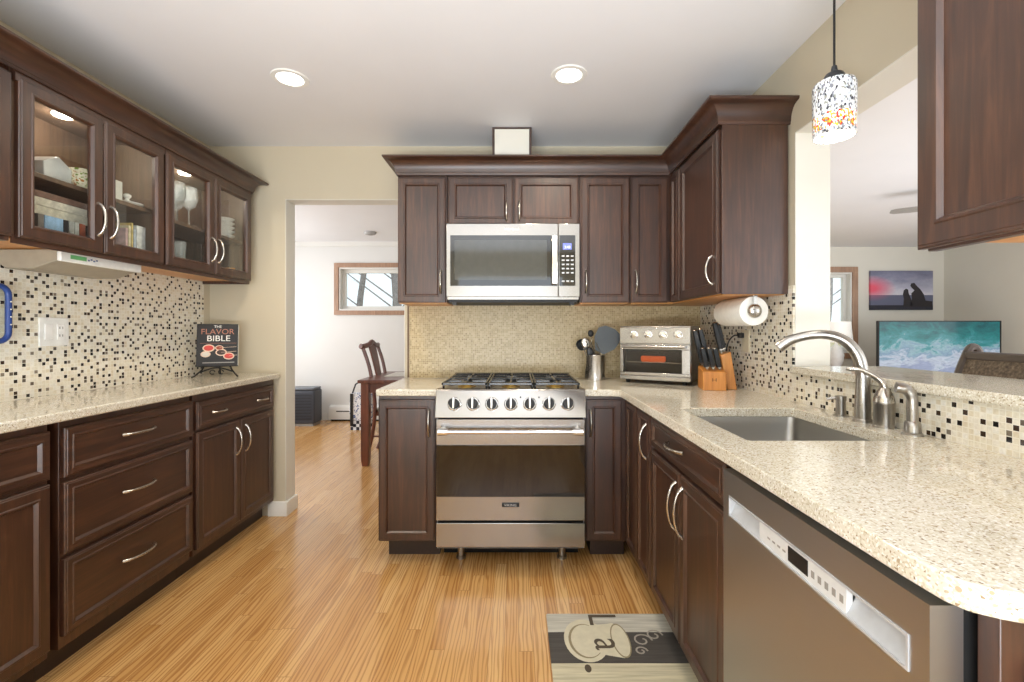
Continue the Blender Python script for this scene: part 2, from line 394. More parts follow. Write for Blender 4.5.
# pale linings of the two openings
b = B(); b.box(-1.53, -1.526, YB-.001, YB+.121, .09, 2.09); b.box(-.744, -.74, YB-.001, YB+.121, 0, 2.09); b.box(-1.526, -.744, YB-.001, YB+.121, 2.086, 2.09)
struct('trim_6', b, M['cream']); bpy.data.objects['trim_6']['label'] = 'cream lining of the dining room doorway'
b = B(); b.box(XR-.0005, XR+.151, 2.006, 2.01, 1.067, 2.088); b.box(XR-.0005, XR+.151, .2, 2.006, 2.084, 2.088)
struct('trim_7', b, M['cream']); bpy.data.objects['trim_7']['label'] = 'cream lining of the pass-through opening'
# windows
def window(n, x0, x1, z0, z1, y, depth, casing, lining=.02):
    b = B(); c = casing
    for (a0, a1, c0, c1) in ((x0-c, x1+c, z1, z1+c), (x0-c, x1+c, z0-c, z0), (x0-c, x0, z0, z1), (x1, x1+c, z0, z1)):
        b.box(a0, a1, y-.022, y, c0, c1)
    o = struct('window_%d' % n, b, M['trimw'], .003)
    b = B(); t = lining
    for (a0, a1, c0, c1) in ((x0, x1, z1-t, z1), (x0, x1, z0, z0+t), (x0, x0+t, z0+t, z1-t), (x1-t, x1, z0+t, z1-t)):
        b.box(a0, a1, y-.005, y+depth*.55, c0, c1)
    obj('jamb_lining', b, M['base'], o)
    b = B(); s = .045
    x0, x1, z0, z1 = x0+t, x1-t, z0+t, z1-t
    for (a0, a1, c0, c1) in ((x0, x1, z1-s, z1), (x0, x1, z0, z0+s), (x0, x0+s, z0+s, z1-s), (x1-s, x1, z0+s, z1-s)):
        b.box(a0, a1, y+depth*.55, y+depth*.9, c0, c1)
    obj('sash', b, M['base'], o)
    obj('pane', bx(x0+s, x1-s, y+depth*.7, y+depth*.7+.006, z0+s, z1-s), M['pane'], o)
window(1, -2.44, -1.0, 1.50, 2.09, 6.3, .15, .06)
window(2, 3.7, 4.86, .9, 2.07, 6.68, .15, .08)

# ---------------------------------------------------------------- cabinet helpers
def plane(facing, f):
    if facing == '-Y': return lambda u, z, d: Vector((u, f-d, z))
    if facing == '+X': return lambda u, z, d: Vector((f+d, u, z))
    if facing == '-X': return lambda u, z, d: Vector((f-d, u, z))
def rings(P, u0, u1, z0, z1, prof):
    return [[P(u0+i, z0+i, d), P(u1-i, z0+i, d), P(u1-i, z1-i, d), P(u0+i, z1-i, d)] for i, d in prof]
def front_prof(s): return [(0, 0), (0, .014), (.003, .017), (.007, .0175), (.009, .020), (s-.015, .020), (s-.012, .0228), (s-.007, .0228), (s-.004, .019), (s, .0125)]
def front(root, kind, P, u0, u1, z0, z1, s=.052, mat=None, label=None):
    b = B(); b.loft(rings(P, u0, u1, z0, z1, front_prof(s)))
    o = obj(kind, b, mat or M['wood'], root, smooth=25)
    if label: o['label'] = label
    return o
def glass_front(root, P, u0, u1, z0, z1, s=.052):
    b = B(); pr = front_prof(s)+[(s, 0)]
    b.loft(rings(P, u0, u1, z0, z1, pr)+[rings(P, u0, u1, z0, z1, [(0, 0)])[0]], False, False)
    o = obj('door', b, M['wood'], root, smooth=25)
    b = B(); b.loft(rings(P, u0, u1, z0, z1, [(s-.003, .004), (s-.003, .007)]))
    g = obj('glass_pane', b, M['pane'], o)
    return o
def handle(door, P, u, z, L=.13, vertical=True, rise=.03, d0=.02, mat=None):
    b = B(); n = 15; pts = []; rs = []
    for i in range(n):
        t = i/(n-1); a = (t-.5)*L; d = d0+rise*(math.sin(PI*t)**.55) if 0 < t < 1 else d0-.001
        pts.append(P(u, z+a, d) if vertical else P(u+a, z, d))
        rs.append(.0075 if i in (0, n-1) else (.0062 if i in (1, n-2) else .0042+.0016*math.sin(PI*t)))
    b.tube(pts, rs, 10)
    return obj('handle', b, mat or M['nickel'], door)
def carcass(root, P, u0, u1, z0, z1, depth, mat=None, name='carcass'):
    b = B(); b.loft([[P(u0, z0, -depth), P(u1, z0, -depth), P(u1, z1, -depth), P(u0, z1, -depth)], [P(u0, z0, -.001), P(u1, z0, -.001), P(u1, z1, -.001), P(u0, z1, -.001)]])
    return obj(name, b, mat or M['wood'], root, .0015)
def toe(root, P, u0, u1, depth, rec=.075, h=.105):
    b = B(); b.loft([[P(u0, 0, -depth), P(u1, 0, -depth), P(u1, h, -depth), P(u0, h, -depth)], [P(u0, 0, -rec), P(u1, 0, -rec), P(u1, h, -rec), P(u0, h, -rec)]])
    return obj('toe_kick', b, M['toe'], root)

# ---------------------------------------------------------------- left base cabinets (face x=-1.60, fronts +.02)
P = plane('+X', -1.60); dep = .42
t = thing('base_cabinet', 'dark base cabinet with two doors under one wide drawer beside the doorway', 'cabinet', (-1.82, 2.63, 0), 0, 'base cabinets along the left wall')
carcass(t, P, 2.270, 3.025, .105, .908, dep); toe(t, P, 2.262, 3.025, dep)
d = front(t, 'drawer', P, 2.275, 2.995, .728, .868, .036, M['woodh']); handle(d, P, 2.44, .798, .105, False); handle(d, P, 2.85, .798, .105, False)
d = front(t, 'door', P, 2.275, 2.632, .135, .715); handle(d, P, 2.592, .60, .15)
d = front(t, 'door', P, 2.638, 2.995, .135, .715); handle(d, P, 2.678, .60, .15)
t = thing('base_cabinet', 'dark base cabinet of three wide drawers between the other left cabinets', 'cabinet', (-1.82, 1.93, 0), 0, 'base cabinets along the left wall')
carcass(t, P, 1.606, 2.249, .105, .908, dep); toe(t, P, 1.596, 2.26, dep)
for z0, z1 in ((.706, .88), (.437, .688), (.15, .42)):
    d = front(t, 'drawer', P, 1.61, 2.246, z0, z1, .04, M['woodh']); handle(d, P, 1.925, (z0+z1)/2+.01, .16, False)
t = thing('base_cabinet', 'dark base cabinet with one drawer over a door at the photo left edge', 'cabinet', (-1.82, 1.22, 0), 0, 'base cabinets along the left wall')
carcass(t, P, .90, 1.568, .105, .908, dep); toe(t, P, .90, 1.594, dep)
d = front(t, 'drawer', P, 1.05, 1.562, .715, .88, .04, M['woodh']); handle(d, P, 1.305, .80, .16, False)
d = front(t, 'door', P, 1.05, 1.562, .135, .70); handle(d, P, 1.10, .58, .15)
b = B(); b.plate([(XL+.008, .85), (-1.585, .85), (-1.555, .88), (-1.555, YB-.035), (-1.562, YB-.001), (XL+.008, YB-.001)], [], .909, .943)
tag(obj('countertop', b, M['quartz'], None, .006), 'speckled cream quartz countertop along the left mosaic wall', 'countertop', 'quartz countertops')

# ---------------------------------------------------------------- left wall cabinets (face x=-1.72, fronts +.02)
P = plane('+X', -1.72)
ZB, ZT = 1.545, 2.13
def open_box(root, y0, y1, shelf_z, x0=XL+.012, x1=-1.722):
    t_ = .016
    b = B(); b.box(x0, x1, y0, y0+t_, ZB, ZT); b.box(x0, x1, y1-t_, y1, ZB, ZT); b.box(x0, x1, y0+t_, y1-t_, ZT-t_, ZT); b.box(x0, x1, y0+t_, y1-t_, ZB, ZB+t_); b.box(x0, x0+.006, y0+t_, y1-t_, ZB+t_, ZT-t_)
    obj('carcass', b, [M['wood_in']], root)
    obj('top_rail', bx(x1, x1+.018, y0, y1, ZT-.055, ZT+.02), M['woodh'], root)
    obj('bottom_rail', bx(x1-.0, x1+.004, y0, y1, ZB-.025, ZB+.006), M['woodh'], root)
    obj('cabinet_bottom', bx(x0+.002, x1-.02, y0+.002, y1-.002, ZB-.006, ZB), M['maple'], root)
    obj('shelf', bx(x0+.008, x1-.03, y0+t_, y1-t_, shelf_z-.018, shelf_z), M['wood_in'], root, .002)
    pk = B(); pk.lathe([(.001, 0), (.033, 0), (.036, -.006), (.03, -.012), (.001, -.012)], (-1.87, (y0+y1)/2, ZT-t_), 24, cap0=False, cap1=False)
    pl = obj('puck_lamp', pk, emit('puck_glow', (1, .93, .82, 1), 6), root)
lc1 = thing('wall_cabinet', 'dark glass-door wall cabinet holding books above the under-cabinet radio', 'cabinet', (-1.87, 1.9, ZB), 0, 'wall cabinets along the left wall')
open_box(lc1, 1.563, 2.226, 1.80)
d = glass_front(lc1, P, 1.573, 1.894, ZB-.004, 2.092); handle(d, P, 1.868, 1.674, .13)
d = glass_front(lc1, P, 1.900, 2.221, ZB-.004, 2.092); handle(d, P, 1.926, 1.674, .13)
lc2 = thing('wall_cabinet', 'dark glass-door wall cabinet holding wine glasses, nearest the doorway', 'cabinet', (-1.87, 2.59, ZB), 0, 'wall cabinets along the left wall')
open_box(lc2, 2.23, 2.952, 1.79)
obj('end_panel', bx(XL+.012, -1.722, 2.952, 2.958, ZB-.025, ZT+.02), M['wood'], lc2)
d = glass_front(lc2, P, 2.234, 2.588, ZB-.004, 2.092); handle(d, P, 2.562, 1.674, .13)
d = glass_front(lc2, P, 2.594, 2.948, ZB-.004, 2.092); handle(d, P, 2.620, 1.674, .13)
lc3 = thing('wall_cabinet', 'dark solid-door wall cabinet cut by the photo left edge', 'cabinet', (-1.87, 1.25, ZB), 0, 'wall cabinets along the left wall')
carcass(lc3, P, .90, 1.558, ZB-.02, ZT, .298)
d = front(lc3, 'door', P, 1.236, 1.552, ZB-.004, 2.092); handle(d, P, 1.27, 1.674, .13)
d = front(lc3, 'door', P, .91, 1.230, ZB-.004, 2.092); handle(d, P, 1.19, 1.674, .13)

def crown(path, prof, side=1):
    """profile (out, z) swept along a mitred 2-D path"""
    pts = [Vector(p) for p in path]; n = len(pts); dirs = [(pts[i+1]-pts[i]).normalized() for i in range(n-1)]
    nr = [Vector((d.y, -d.x))*side for d in dirs]
    offs = []
    for i in range(n):
        if i == 0: offs.append(nr[0])
        elif i == n-1: offs.append(nr[-1])
        else:
            m = (nr[i-1]+nr[i]); m.normalize(); offs.append(m/max(.2, m.dot(nr[i])))
    b = B(); b.loft([[(pts[i].x+offs[i].x*o, pts[i].y+offs[i].y*o, z) for o, z in prof] for i in range(n)])
    return b
def crown_prof(z0, z1, out):
    h = z1-z0
    pr = [(-.003, z0), (.004, z0), (.006, z0+.010)]
    for i in range(7):
        a = i/6*PI/2; pr.append((.008+(out-.018)*(1-math.cos(a)), z0+.012+(h-.026)*math.sin(a)))
    return pr+[(out-.004, z1-.012), (out, z1-.008), (out, z1), (-.003, z1)]
tag(obj('crown_molding', crown([(-1.70, .9), (-1.70, 2.956), (XL+.002, 2.956)], crown_prof(2.105, 2.187, .068)), M['woodh'], smooth=30), 'dark crown molding along the top of the left glass cabinets', 'molding', 'crown moldings')

# ---------------------------------------------------------------- back wall cabinets
PB = plane('-Y', 2.73)
UZ, UT = 1.384, 2.16
def upper(label, u0, u1, doors, z0=UZ, dep=.302):
    t = thing('wall_cabinet', label, 'cabinet', ((u0+u1)/2, 2.88, z0), 0, 'wall cabinets on the back wall')
    carcass(t, PB, u0, u1, z0+.006, UT, dep)
    obj('cabinet_bottom', bx(u0+.004, u1-.004, 2.75, YB-.01, z0+.0, z0+.006), M['maple'], t)
    for (a, c, hu, hz, L) in doors:
        d = front(t, 'door', PB, a, c, z0+.004, 2.125, .05)
        if hu is not None: handle(d, PB, hu, hz, L)
    return t
upper('tall narrow dark wall cabinet left of the microwave', -.707, -.415, [(-.703, -.422, -.448, 1.51, .13)])
upper('short two-door dark wall cabinet above the microwave', -.412, .368, [(-.405, -.026, -.062, 1.93, .115), (-.018, .361, .014, 1.93, .115)], 1.842)
upper('tall narrow dark wall cabinet right of the microwave', .371, .668, [(.378, .664, .405, 1.51, .13)])
ct = thing('wall_cabinet', 'dark corner wall cabinet above the toaster oven and paper towel', 'cabinet', (1.05, 2.6, UZ), 0, 'wall cabinets on the back wall')
PR = plane('-X', .918)
b = B(); b.plate([(.670, YB-.01), (.670, 2.731), (.919, 2.731), (.919, 2.055), (XR-.009, 2.055), (XR-.009, YB-.01)], [], UZ+.008, UT)
obj('carcass', b, M['wood'], ct, .002)
b = B(); b.plate([(.68, YB-.012), (.68, 2.75), (.93, 2.75), (.93, 2.075), (XR-.01, 2.075), (XR-.01, YB-.012)], [], UZ-.001, UZ+.008)
obj('cabinet_bottom', b, M['maple'], ct)
obj('end_panel', bx(.912, XR-.009, 2.046, 2.055, UZ, UT), M['wood'], ct, .002)
d = front(ct, 'door', PB, .674, .888, UZ+.004, 2.125, .05); handle(d, PB, .70, 1.51, .13)
d = front(ct, 'door', PR, 2.552, 2.70, UZ+.004, 2.125, .045)
d = front(ct, 'door', PR, 2.066, 2.54, UZ+.004, 2.125, .055); handle(d, PR, 2.115, 1.50, .13)
tag(obj('crown_molding', crown([(-.707, YB), (-.707, 2.71), (.898, 2.71), (.898, 2.046), (XR-.001, 2.046)], crown_prof(2.138, 2.233, .07)), M['woodx'], smooth=30), 'dark crown molding along the back and corner cabinet tops', 'molding', 'crown moldings')
# near right cabinet
PN = plane('-X', .92)
t = thing('wall_cabinet', 'large near dark wall cabinet cut by the top right photo corner', 'cabinet', (1.06, .65, 1.40), 0)
carcass(t, PN, .25, 1.032, 1.418, 2.30, .29)
obj('cabinet_bottom', bx(.945, XR-.01, .27, 1.0, 1.412, 1.418), M['maple'], t)
obj('bottom_rail', bx(.921, .943, .25, 1.032, 1.398, 1.418), M['woodh'], t, .002)
front(t, 'door', PN, .642, 1.040, 1.403, 2.26, .062); front(t, 'door', PN, .25, .636, 1.403, 2.26, .062)

# duct cover above cabinets
t = thing('duct_cover', 'cream duct cover with dark sides rising from the back cabinets to the ceiling', 'duct cover', (-.03, 2.85, 2.20))
obj('front_panel', bx(-.133, .072, 2.744, 2.752, 2.19, H-.016), M['cream'], t)
obj('side_frame', bx(-.148, .087, 2.752, YB, 2.165, H-.001), M['wood'], t)

# ---------------------------------------------------------------- base cabinets on the back and right
PB2 = plane('-Y', 2.44)
t = thing('base_cabinet', 'narrow dark base cabinet with one door left of the range', 'cabinet', (-.57, 2.73, 0), 0, 'base cabinets beside the range')
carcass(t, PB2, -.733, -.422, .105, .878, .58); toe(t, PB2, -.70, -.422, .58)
d = front(t, 'door', PB2, -.730, -.432, .115, .858, .05); handle(d, PB2, -.462, .735, .14)
t = thing('base_cabinet', 'narrow dark base cabinet with one door right of the range', 'cabinet', (.46, 2.73, 0), 0, 'base cabinets beside the range')
carcass(t, PB2, .358, .584, .105, .878, .58); toe(t, PB2, .40, .584, .58)
d = front(t, 'door', PB2, .364, .552, .115, .858, .048); handle(d, PB2, .386, .735, .14)
PX = plane('-X', .588); RD = .615
t = thing('base_cabinet', 'dark corner base cabinet with a filler panel and one slim door', 'cabinet', (.89, 2.2, 0), 0, 'base cabinets under the sink counter')
carcass(t, PX, 1.965, 2.44, .105, .878, RD); toe(t, PX, 1.965, 2.5, RD)
front(t, 'filler_panel', PX, 2.195, 2.405, .115, .858, .045)
d = front(t, 'door', PX, 1.97, 2.185, .115, .858, .045); handle(d, PX, 2.02, .735, .15)
t = thing('base_cabinet', 'dark sink base cabinet with one drawer front over two doors', 'cabinet', (.89, 1.6, 0), 0, 'base cabinets under the sink counter')
b = B(); b.box(.589, .607, 1.235, 1.963, .105, .878); b.box(.607, XR-.01, 1.235, 1.251, .105, .878); b.box(.607, XR-.01, 1.947, 1.963, .105, .878); b.box(.607, XR-.01, 1.251, 1.947, .105, .121)
obj('carcass', b, M['wood'], t); toe(t, PX, 1.235, 1.963, RD)
d = front(t, 'drawer', PX, 1.262, 1.957, .732, .858, .036, M['woodh']); handle(d, PX, 1.655, .80, .15, False)
d = front(t, 'door', PX, 1.616, 1.957, .115, .718); handle(d, PX, 1.645, .595, .17)
d = front(t, 'door', PX, 1.262, 1.608, .115, .718); handle(d, PX, 1.578, .595, .17)
PE = plane('-Y', .575)
t = thing('base_cabinet', 'dark end cabinet under the clipped counter corner past the dishwasher', 'cabinet', (.95, .59, 0), 0, 'base cabinets under the sink counter')
carcass(t, PE, .605, XR-.01, .105, .878, .03); toe(t, PE, .605, XR-.01, .03, .012)
front(t, 'door', PE, .635, 1.17, .12, .80, .052)

# countertops
def arc(cx, cy, r, a0, a1, n=6): return [(cx+r*math.cos(math.radians(a0+(a1-a0)*i/n)), cy+r*math.sin(math.radians(a0+(a1-a0)*i/n))) for i in range(n+1)]
b = B(); b.plate([(-.738, 2.40), (-.416, 2.40), (-.416, YB-.012), (-.738, YB-.012)], [], .879, .914)
tag(obj('countertop', b, M['quartz'], None, .006), 'small speckled quartz countertop left of the range', 'countertop', 'quartz countertops')
outer = [(.352, YB-.01), (.352, 2.40), (.485, 2.40)]+arc(.485, 2.35, .05, 90, 0, 5)[1:]+[(.535, .63)]+arc(.60, .60, .065, 180, 245, 4)[1:]+[(.78, .455), (XR-.009, .40), (XR-.009, YB-.01)]
hole = [(.655, 1.285), (1.085, 1.285), (1.095, 1.295), (1.095, 1.818), (1.085, 1.828), (.655, 1.828), (.645, 1.818), (.645, 1.295)]
b = B(); b.plate(outer, [hole], .879, .914)
tag(obj('countertop', b, M['quartz'], None, .006), 'long speckled quartz countertop around the sink and back corner', 'countertop', 'quartz countertops')
b = B(); b.plate([(XR-.03, .22), (1.60, .22), (1.60, 2.005), (XR-.03, 2.005)], [], 1.0365, 1.067)
tag(obj('countertop', b, M['quartz'], None, .007), 'raised speckled quartz ledge of the pass-through behind the faucet', 'countertop', 'quartz countertops')

# sink
t = thing('sink', 'large undermount stainless steel sink in the quartz counter', 'sink', (.87, 1.556, .66))
b = B(); zo, zi = .878, .672
def rr(x0, x1, y0, y1, r, z, n=4):
    p = []
    for cx, cy, a in ((x1-r, y1-r, 0), (x0+r, y1-r, 90), (x0+r, y0+r, 180), (x1-r, y0+r, 270)):
        p += [(x, y, z) for x, y in arc(cx, cy, r, a, a+90, n)]
    return p
b.loft([rr(.622, 1.118, 1.262, 1.851, .03, zo), rr(.637, 1.103, 1.277, 1.836, .025, zo), rr(.642, 1.098, 1.282, 1.831, .03, zo-.03), rr(.650, 1.090, 1.29, 1.823, .04, zi+.03), rr(.67, 1.07, 1.31, 1.803, .04, zi)], False, True)
obj('basin', b, M['sinkm'], t, norm=False)
b = B(); b.lathe([(.001, .002), (.03, .002), (.042, .006), (.045, .002), (.045, 0), (.001, 0)], (.9, 1.56, zi+.001), 24, cap0=False, cap1=False)
obj('drain', b, M['chrome'], t)

# faucet set
def collar(z=.914): return [(.030, 0), (.031, .004), (.026, .010)]
t = thing('faucet', 'tall satin nickel gooseneck faucet spout behind the sink', 'faucet', (1.165, 1.55, .914))
b = B(); b.lathe([(.029, 0), (.029, .008), (.0245, .012), (.0235, .05), (.021, .11), (.0195, .15)], (1.165, 1.55, .914), 24)
obj('base', b, M['steelz'], t)
b = B(); pts = []; rs = []
ex, ey = -.185, .075
prof = [(0, 1.06), (.015, 1.095), (.06, 1.138), (.16, 1.177), (.30, 1.200), (.45, 1.208), (.60, 1.206), (.75, 1.197), (.88, 1.184), (1.0, 1.160)]
for s_, z in prof: pts.append((1.165+ex*s_*1.25, 1.55+ey*s_*1.25, z)); rs.append(.0195-.004*min(1, s_*2) if s_ < .8 else .0165+.003*(s_-.8)*5)
sm = []
def catmull(pts, n=5):
    out = []; P_ = [Vector(p) for p in pts]
    for i in range(len(P_)-1):
        p0, p1, p2, p3 = P_[max(0, i-1)], P_[i], P_[i+1], P_[min(len(P_)-1, i+2)]
        for k in range(n):
            t_ = k/n; out.append(.5*((2*p1)+(-p0+p2)*t_+(2*p0-5*p1+4*p2-p3)*t_*t_+(-p0+3*p1-3*p2+p3)*t_**3))
    return out+[P_[-1]]
def lerp_list(rs, n=5):
    o = []
    for a, c in zip(rs[:-1], rs[1:]): o += [a+(c-a)*k/n for k in range(n)]
    return o+[rs[-1]]
b.tube(catmull(pts), lerp_list(rs), 16)
obj('spout', b, M['steelz'], t)
t = thing('faucet_lever', 'satin nickel bell-shaped faucet control with a curved lever', 'faucet lever', (1.165, 1.46, .914))
b = B(); b.lathe([(.031, 0), (.031, .006), (.028, .008), (.028, .075), (.029, .078), (.028, .082)], (1.165, 1.46, .914), 28); obj('base', b, M['steelz'], t)
b = B(); b.lathe([(.028, .082), (.027, .095), (.022, .11), (.014, .122), (.009, .13)], (1.165, 1.46, .914), 28); obj('bell', b, M['nickel'], t)
b = B(); b.tube(catmull([(1.165, 1.46, 1.035), (1.16, 1.462, 1.055), (1.145, 1.475, 1.075), (1.12, 1.50, 1.092), (1.09, 1.525, 1.095)]), [.0125]*5+[.011]*5+[.0095]*5+[.0085]*5+[.007], 12, squash=.8); obj('lever', b, M['nickel'], t)
t = thing('side_sprayer', 'satin nickel side sprayer, rightmost of the faucet set', 'sprayer', (1.165, 1.355, .914))
b = B(); b.lathe([(.027, 0), (.027, .004), (.021, .008), (.020, .035), (.0165, .04)], (1.165, 1.355, .914), 24); obj('base', b, M['steelz'], t)
b = B(); b.tube(catmull([(1.165, 1.355, .953), (1.165, 1.356, 1.0), (1.163, 1.357, 1.03), (1.15, 1.363, 1.048), (1.13, 1.372, 1.052)]), [.0145]*5+[.014]*5+[.015]*5+[.016]*5+[.0155], 14); obj('spray_head', b, M['steelz'], t)
t = thing('soap_dispenser', 'short satin nickel soap pump left of the faucet', 'soap dispenser', (1.165, 1.655, .914))
b = B(); b.lathe([(.026, 0), (.026, .003), (.016, .007), (.0155, .055), (.0175, .057), (.0175, .072), (.006, .074)], (1.165, 1.655, .914), 22); obj('base', b, M['steelz'], t)
b = B(); b.tube([(1.165, 1.655, .978), (1.14, 1.665, .978), (1.125, 1.671, .972)], [.006, .0055, .005], 10); obj('nozzle', b, M['steelz'], t)

# ---------------------------------------------------------------- range
rx0, rx1 = -.412, .347; rc = (rx0+rx1)/2
t = thing('gas_range', 'stainless steel gas range with seven knobs under the microwave', 'range', (rc, 2.67, 0))
obj('body', bx(rx0+.004, rx1-.004, 2.352, 3.02, .11, .905), M['steely'], t)
f = lambda u, v, w_: (w_, u, v)
b = B(); b.prism([(2.300, .785), (2.352, .785), (2.40, .905), (2.40, .922), (2.345, .925), (2.336, .918)], f, rx0, rx1); obj('control_panel', b, M['steel'], t, .003)
def slant(z): return 2.300+(z-.785)*(.036/.133)
nrm = Vector((0, -math.cos(math.atan2(.036, .133)), math.sin(math.atan2(.036, .133))))
for px in (454.2, 472.9, 491.8, 510.9, 529.7, 548.9, 567.7):
    x = (px-517)*2.31/460; z = .852; c = Vector((x, slant(z), z))
    rot = nrm.to_track_quat('Z', 'Y').to_matrix().to_4x4()
    b = B(); b.lathe([(.034, 0), (.034, .006), (.030, .010), (.029, .012)], c, 28, rot); bz = obj('knob', b, M['chrome'], t)
    b = B(); b.lathe([(.027, .011), (.026, .032), (.023, .036), (.001, .037)], c, 28, rot, cap1=False); obj('dial', b, M['iron'], bz)
    b = B(); b.box(-.0045, .0045, -.025, .027, .03, .043, Matrix.Translation(c) @ rot); obj('pointer', b, M['chrome'], bz, .001)
b = B()
for px in (520.5, 539): b.lathe([(.004, 0), (.004, .001), (.0005, .001)], Vector(((px-517)*2.31/460, slant(.885), .885)), 12, rot)
obj('indicator', b, M['black'], t)
PRn = plane('-Y', 2.352)
d = obj('oven_door', bx(rx0+.003, rx1-.003, 2.322, 2.350, .262, .775), M['steel'], t, .003)
obj('door_glass', bx(rx0+.006, rx1-.006, 2.318, 2.322, .384, .645), M['ovenglass'], d)
b = B(); hz = .722; hy = 2.268
b.cyl((rx0+.06, hy, hz), (rx1-.06, hy, hz), .0105, n=16); obj('handle_bar', b, M['chrome'], d)
for s_, x in ((1, rx0+.022), (-1, rx1-.022)):
    b = B(); b.cyl((x, hy, hz), (x+s_*.05, hy, hz), .019, .016, 16); b.cyl((x+s_*.018, hy, hz), (x+s_*.018, 2.322, hz), .011, .016, 14)
    obj('handle_bracket', b, M['chrome'], d)
b = B(); b.box(rc-.044, rc+.044, 2.316, 2.322, .333, .353); obj('badge', b, M['black'], d, .002)
b = B(); b.text('VIKING', .0175, lambda u, v, w_: Vector((rc-.001+u*1.1, 2.3155-w_, .3425+v))); obj('badge_lettering', b, M['silver'], d, norm=False)
obj('drawer', bx(rx0+.003, rx1-.003, 2.322, 2.350, .128, .250), M['steel'], t, .003)
obj('gap_strip', bx(rx0+.01, rx1-.01, 2.34, 2.352, .118, .78), M['dark'], t)
for x in (rx0+.11, rx1-.105):
    b = B(); b.lathe([(.026, 0), (.026, .012), (.019, .018), (.019, .115)], (x, 2.48, 0), 18); obj('leg', b, M['steelz'], t)
for x in (rx0+.11, rx1-.105):
    b = B(); b.lathe([(.026, 0), (.026, .012), (.019, .018), (.019, .115)], (x, 2.95, 0), 18); obj('leg', b, M['steelz'], t)
# cooktop
obj('cooktop', bx(rx0, rx1, 2.40, 3.0, .90, .914), M['steelz'], t, .003)
obj('kick_shadow_panel', bx(rx0+.01, rx1-.01, 2.535, 2.55, 0, .125), M['dark'], t)  # near-black panel put in for the dark shadow under the range
b = B(); b.box(rx0+.01, rx1-.01, 2.965, 3.02, .92, .949); obj('rear_trim', b, M['steel'], t, .003)
b = B()
for i in range(46): b.box(rx0+.03+i*.0152, rx0+.038+i*.0152, 2.963, 2.966, .931, .942)
obj('rear_vent', b, M['dark'], t)
gw = (rx1-rx0-.03)/3
for i in range(3):
    gx0 = rx0+.015+i*gw+.003; gx1 = gx0+gw-.006; gy0, gy1 = 2.40, 2.955
    b = B(); tb = .010; zz0, zz1 = .938, .949
    b.box(gx0, gx1, gy0, gy0+tb, zz0, zz1); b.box(gx0, gx1, gy1-tb, gy1, zz0, zz1); b.box(gx0, gx0+tb, gy0, gy1, zz0, zz1); b.box(gx1-tb, gx1, gy0, gy1, zz0, zz1)
    ym = (gy0+gy1)/2; xm = (gx0+gx1)/2
    b.box(gx0, gx1, ym-.007, ym+.007, zz0, zz1)
    for yy in ((gy0+ym)/2, (gy1+ym)/2):
        b.box(gx0, xm-.03, yy-.006, yy+.006, zz0, zz1); b.box(xm+.03, gx1, yy-.006, yy+.006, zz0, zz1)
        b.box(xm-.006, xm+.006, yy+.03, yy+.136, zz0, zz1); b.box(xm-.006, xm+.006, yy-.136, yy-.03, zz0, zz1)
    for xx in (gx0, gx1-tb):
        for yy in (gy0+.034, ym, gy1-tb): b.box(xx, xx+tb, yy, yy+tb, .914, zz0)
    obj('grate', b, M['enamel'], t, .0015)
    for yy in (2.53, 2.82):
        b = B(); b.lathe([(.05, 0), (.05, .006), (.036, .008), (.036, .013), (.001, .014)], (xm, yy, .914), 22, cap1=False); obj('burner', b, M['gold'] if yy < 2.6 else M['iron'], t)

# ---------------------------------------------------------------- microwave
mx0, mx1, my = -.406, .360, 2.635
t = thing('microwave', 'stainless over-the-range microwave hung between the back cabinets', 'microwave', (-.02, 2.83, 1.384))
obj('body', bx(mx0+.004, mx1-.004, my+.02, 3.028, 1.402, 1.836), M['steelz'], t)
xs = .2365
d = obj('door', bx(mx0, xs-.0012, my, my+.02, 1.415, 1.836), M['steel'], t, .003)
obj('door_glass', bx(mx0+.024, xs-.006, my-.003, my, 1.478, 1.768), M['glassk'], d)
b = B(); b.loft(rings(plane('-Y', my-.0031), mx0+.048, .172, 1.512, 1.742, [(0, 0), (0, .0007)])); obj('window_mesh', b, M['mwglass'], d)
b = B(); b.box(.196, .232, my-.036, my-.022, 1.484, 1.762); obj('handle', b, M['chrome'], d, .005)
b = B(); b.box(.202, .226, my-.024, my-.003, 1.492, 1.51); b.box(.202, .226, my-.024, my-.003, 1.735, 1.754); obj('handle_mount', b, M['steel'], d)
b = B(); b.text('Whirlpool', .020, lambda u, v, w_: Vector((-.03+u, my-.0003-w_, 1.803+v))); obj('brand_lettering', b, M['plast'], d, norm=False)
d = obj('control_panel', bx(xs+.0012, mx1, my, my+.02, 1.415, 1.836), M['steel'], t, .003)
obj('keypad', bx(xs+.006, .334, my-.003, my, 1.478, 1.768), M['glassk'], d)
obj('display', bx(.262, .312, my-.0042, my-.003, 1.686, 1.722), emit('clock_glow', (.16, .2, .62, 1), .5), d)
b = B(); b.text('3:48', .02, lambda u, v, w_: Vector((.288+u, my-.0047-w_, 1.699+v))); obj('clock_digits', b, emit('digit_glow', (.75, .82, 1, 1), 1.2), d, norm=False)
b = B()
for r_ in range(7):
    if r_ == 5: continue
    for c_ in range(3): b.box(.256+c_*.026, .272+c_*.026, my-.0038, my-.003, 1.645-r_*.024, 1.653-r_*.024)
obj('key_print', b, M['silver'], d)
obj('vent_grille', bx(mx0+.01, mx1-.01, my+.03, 3.0, 1.386, 1.404), M['iron'], t)
b = B(); b.box(mx0+.03, mx0+.055, my+.035, my+.07, 1.372, 1.387); b.box(mx1-.055, mx1-.03, my+.035, my+.07, 1.372, 1.387); obj('mount_tab', b, M['black'], t)

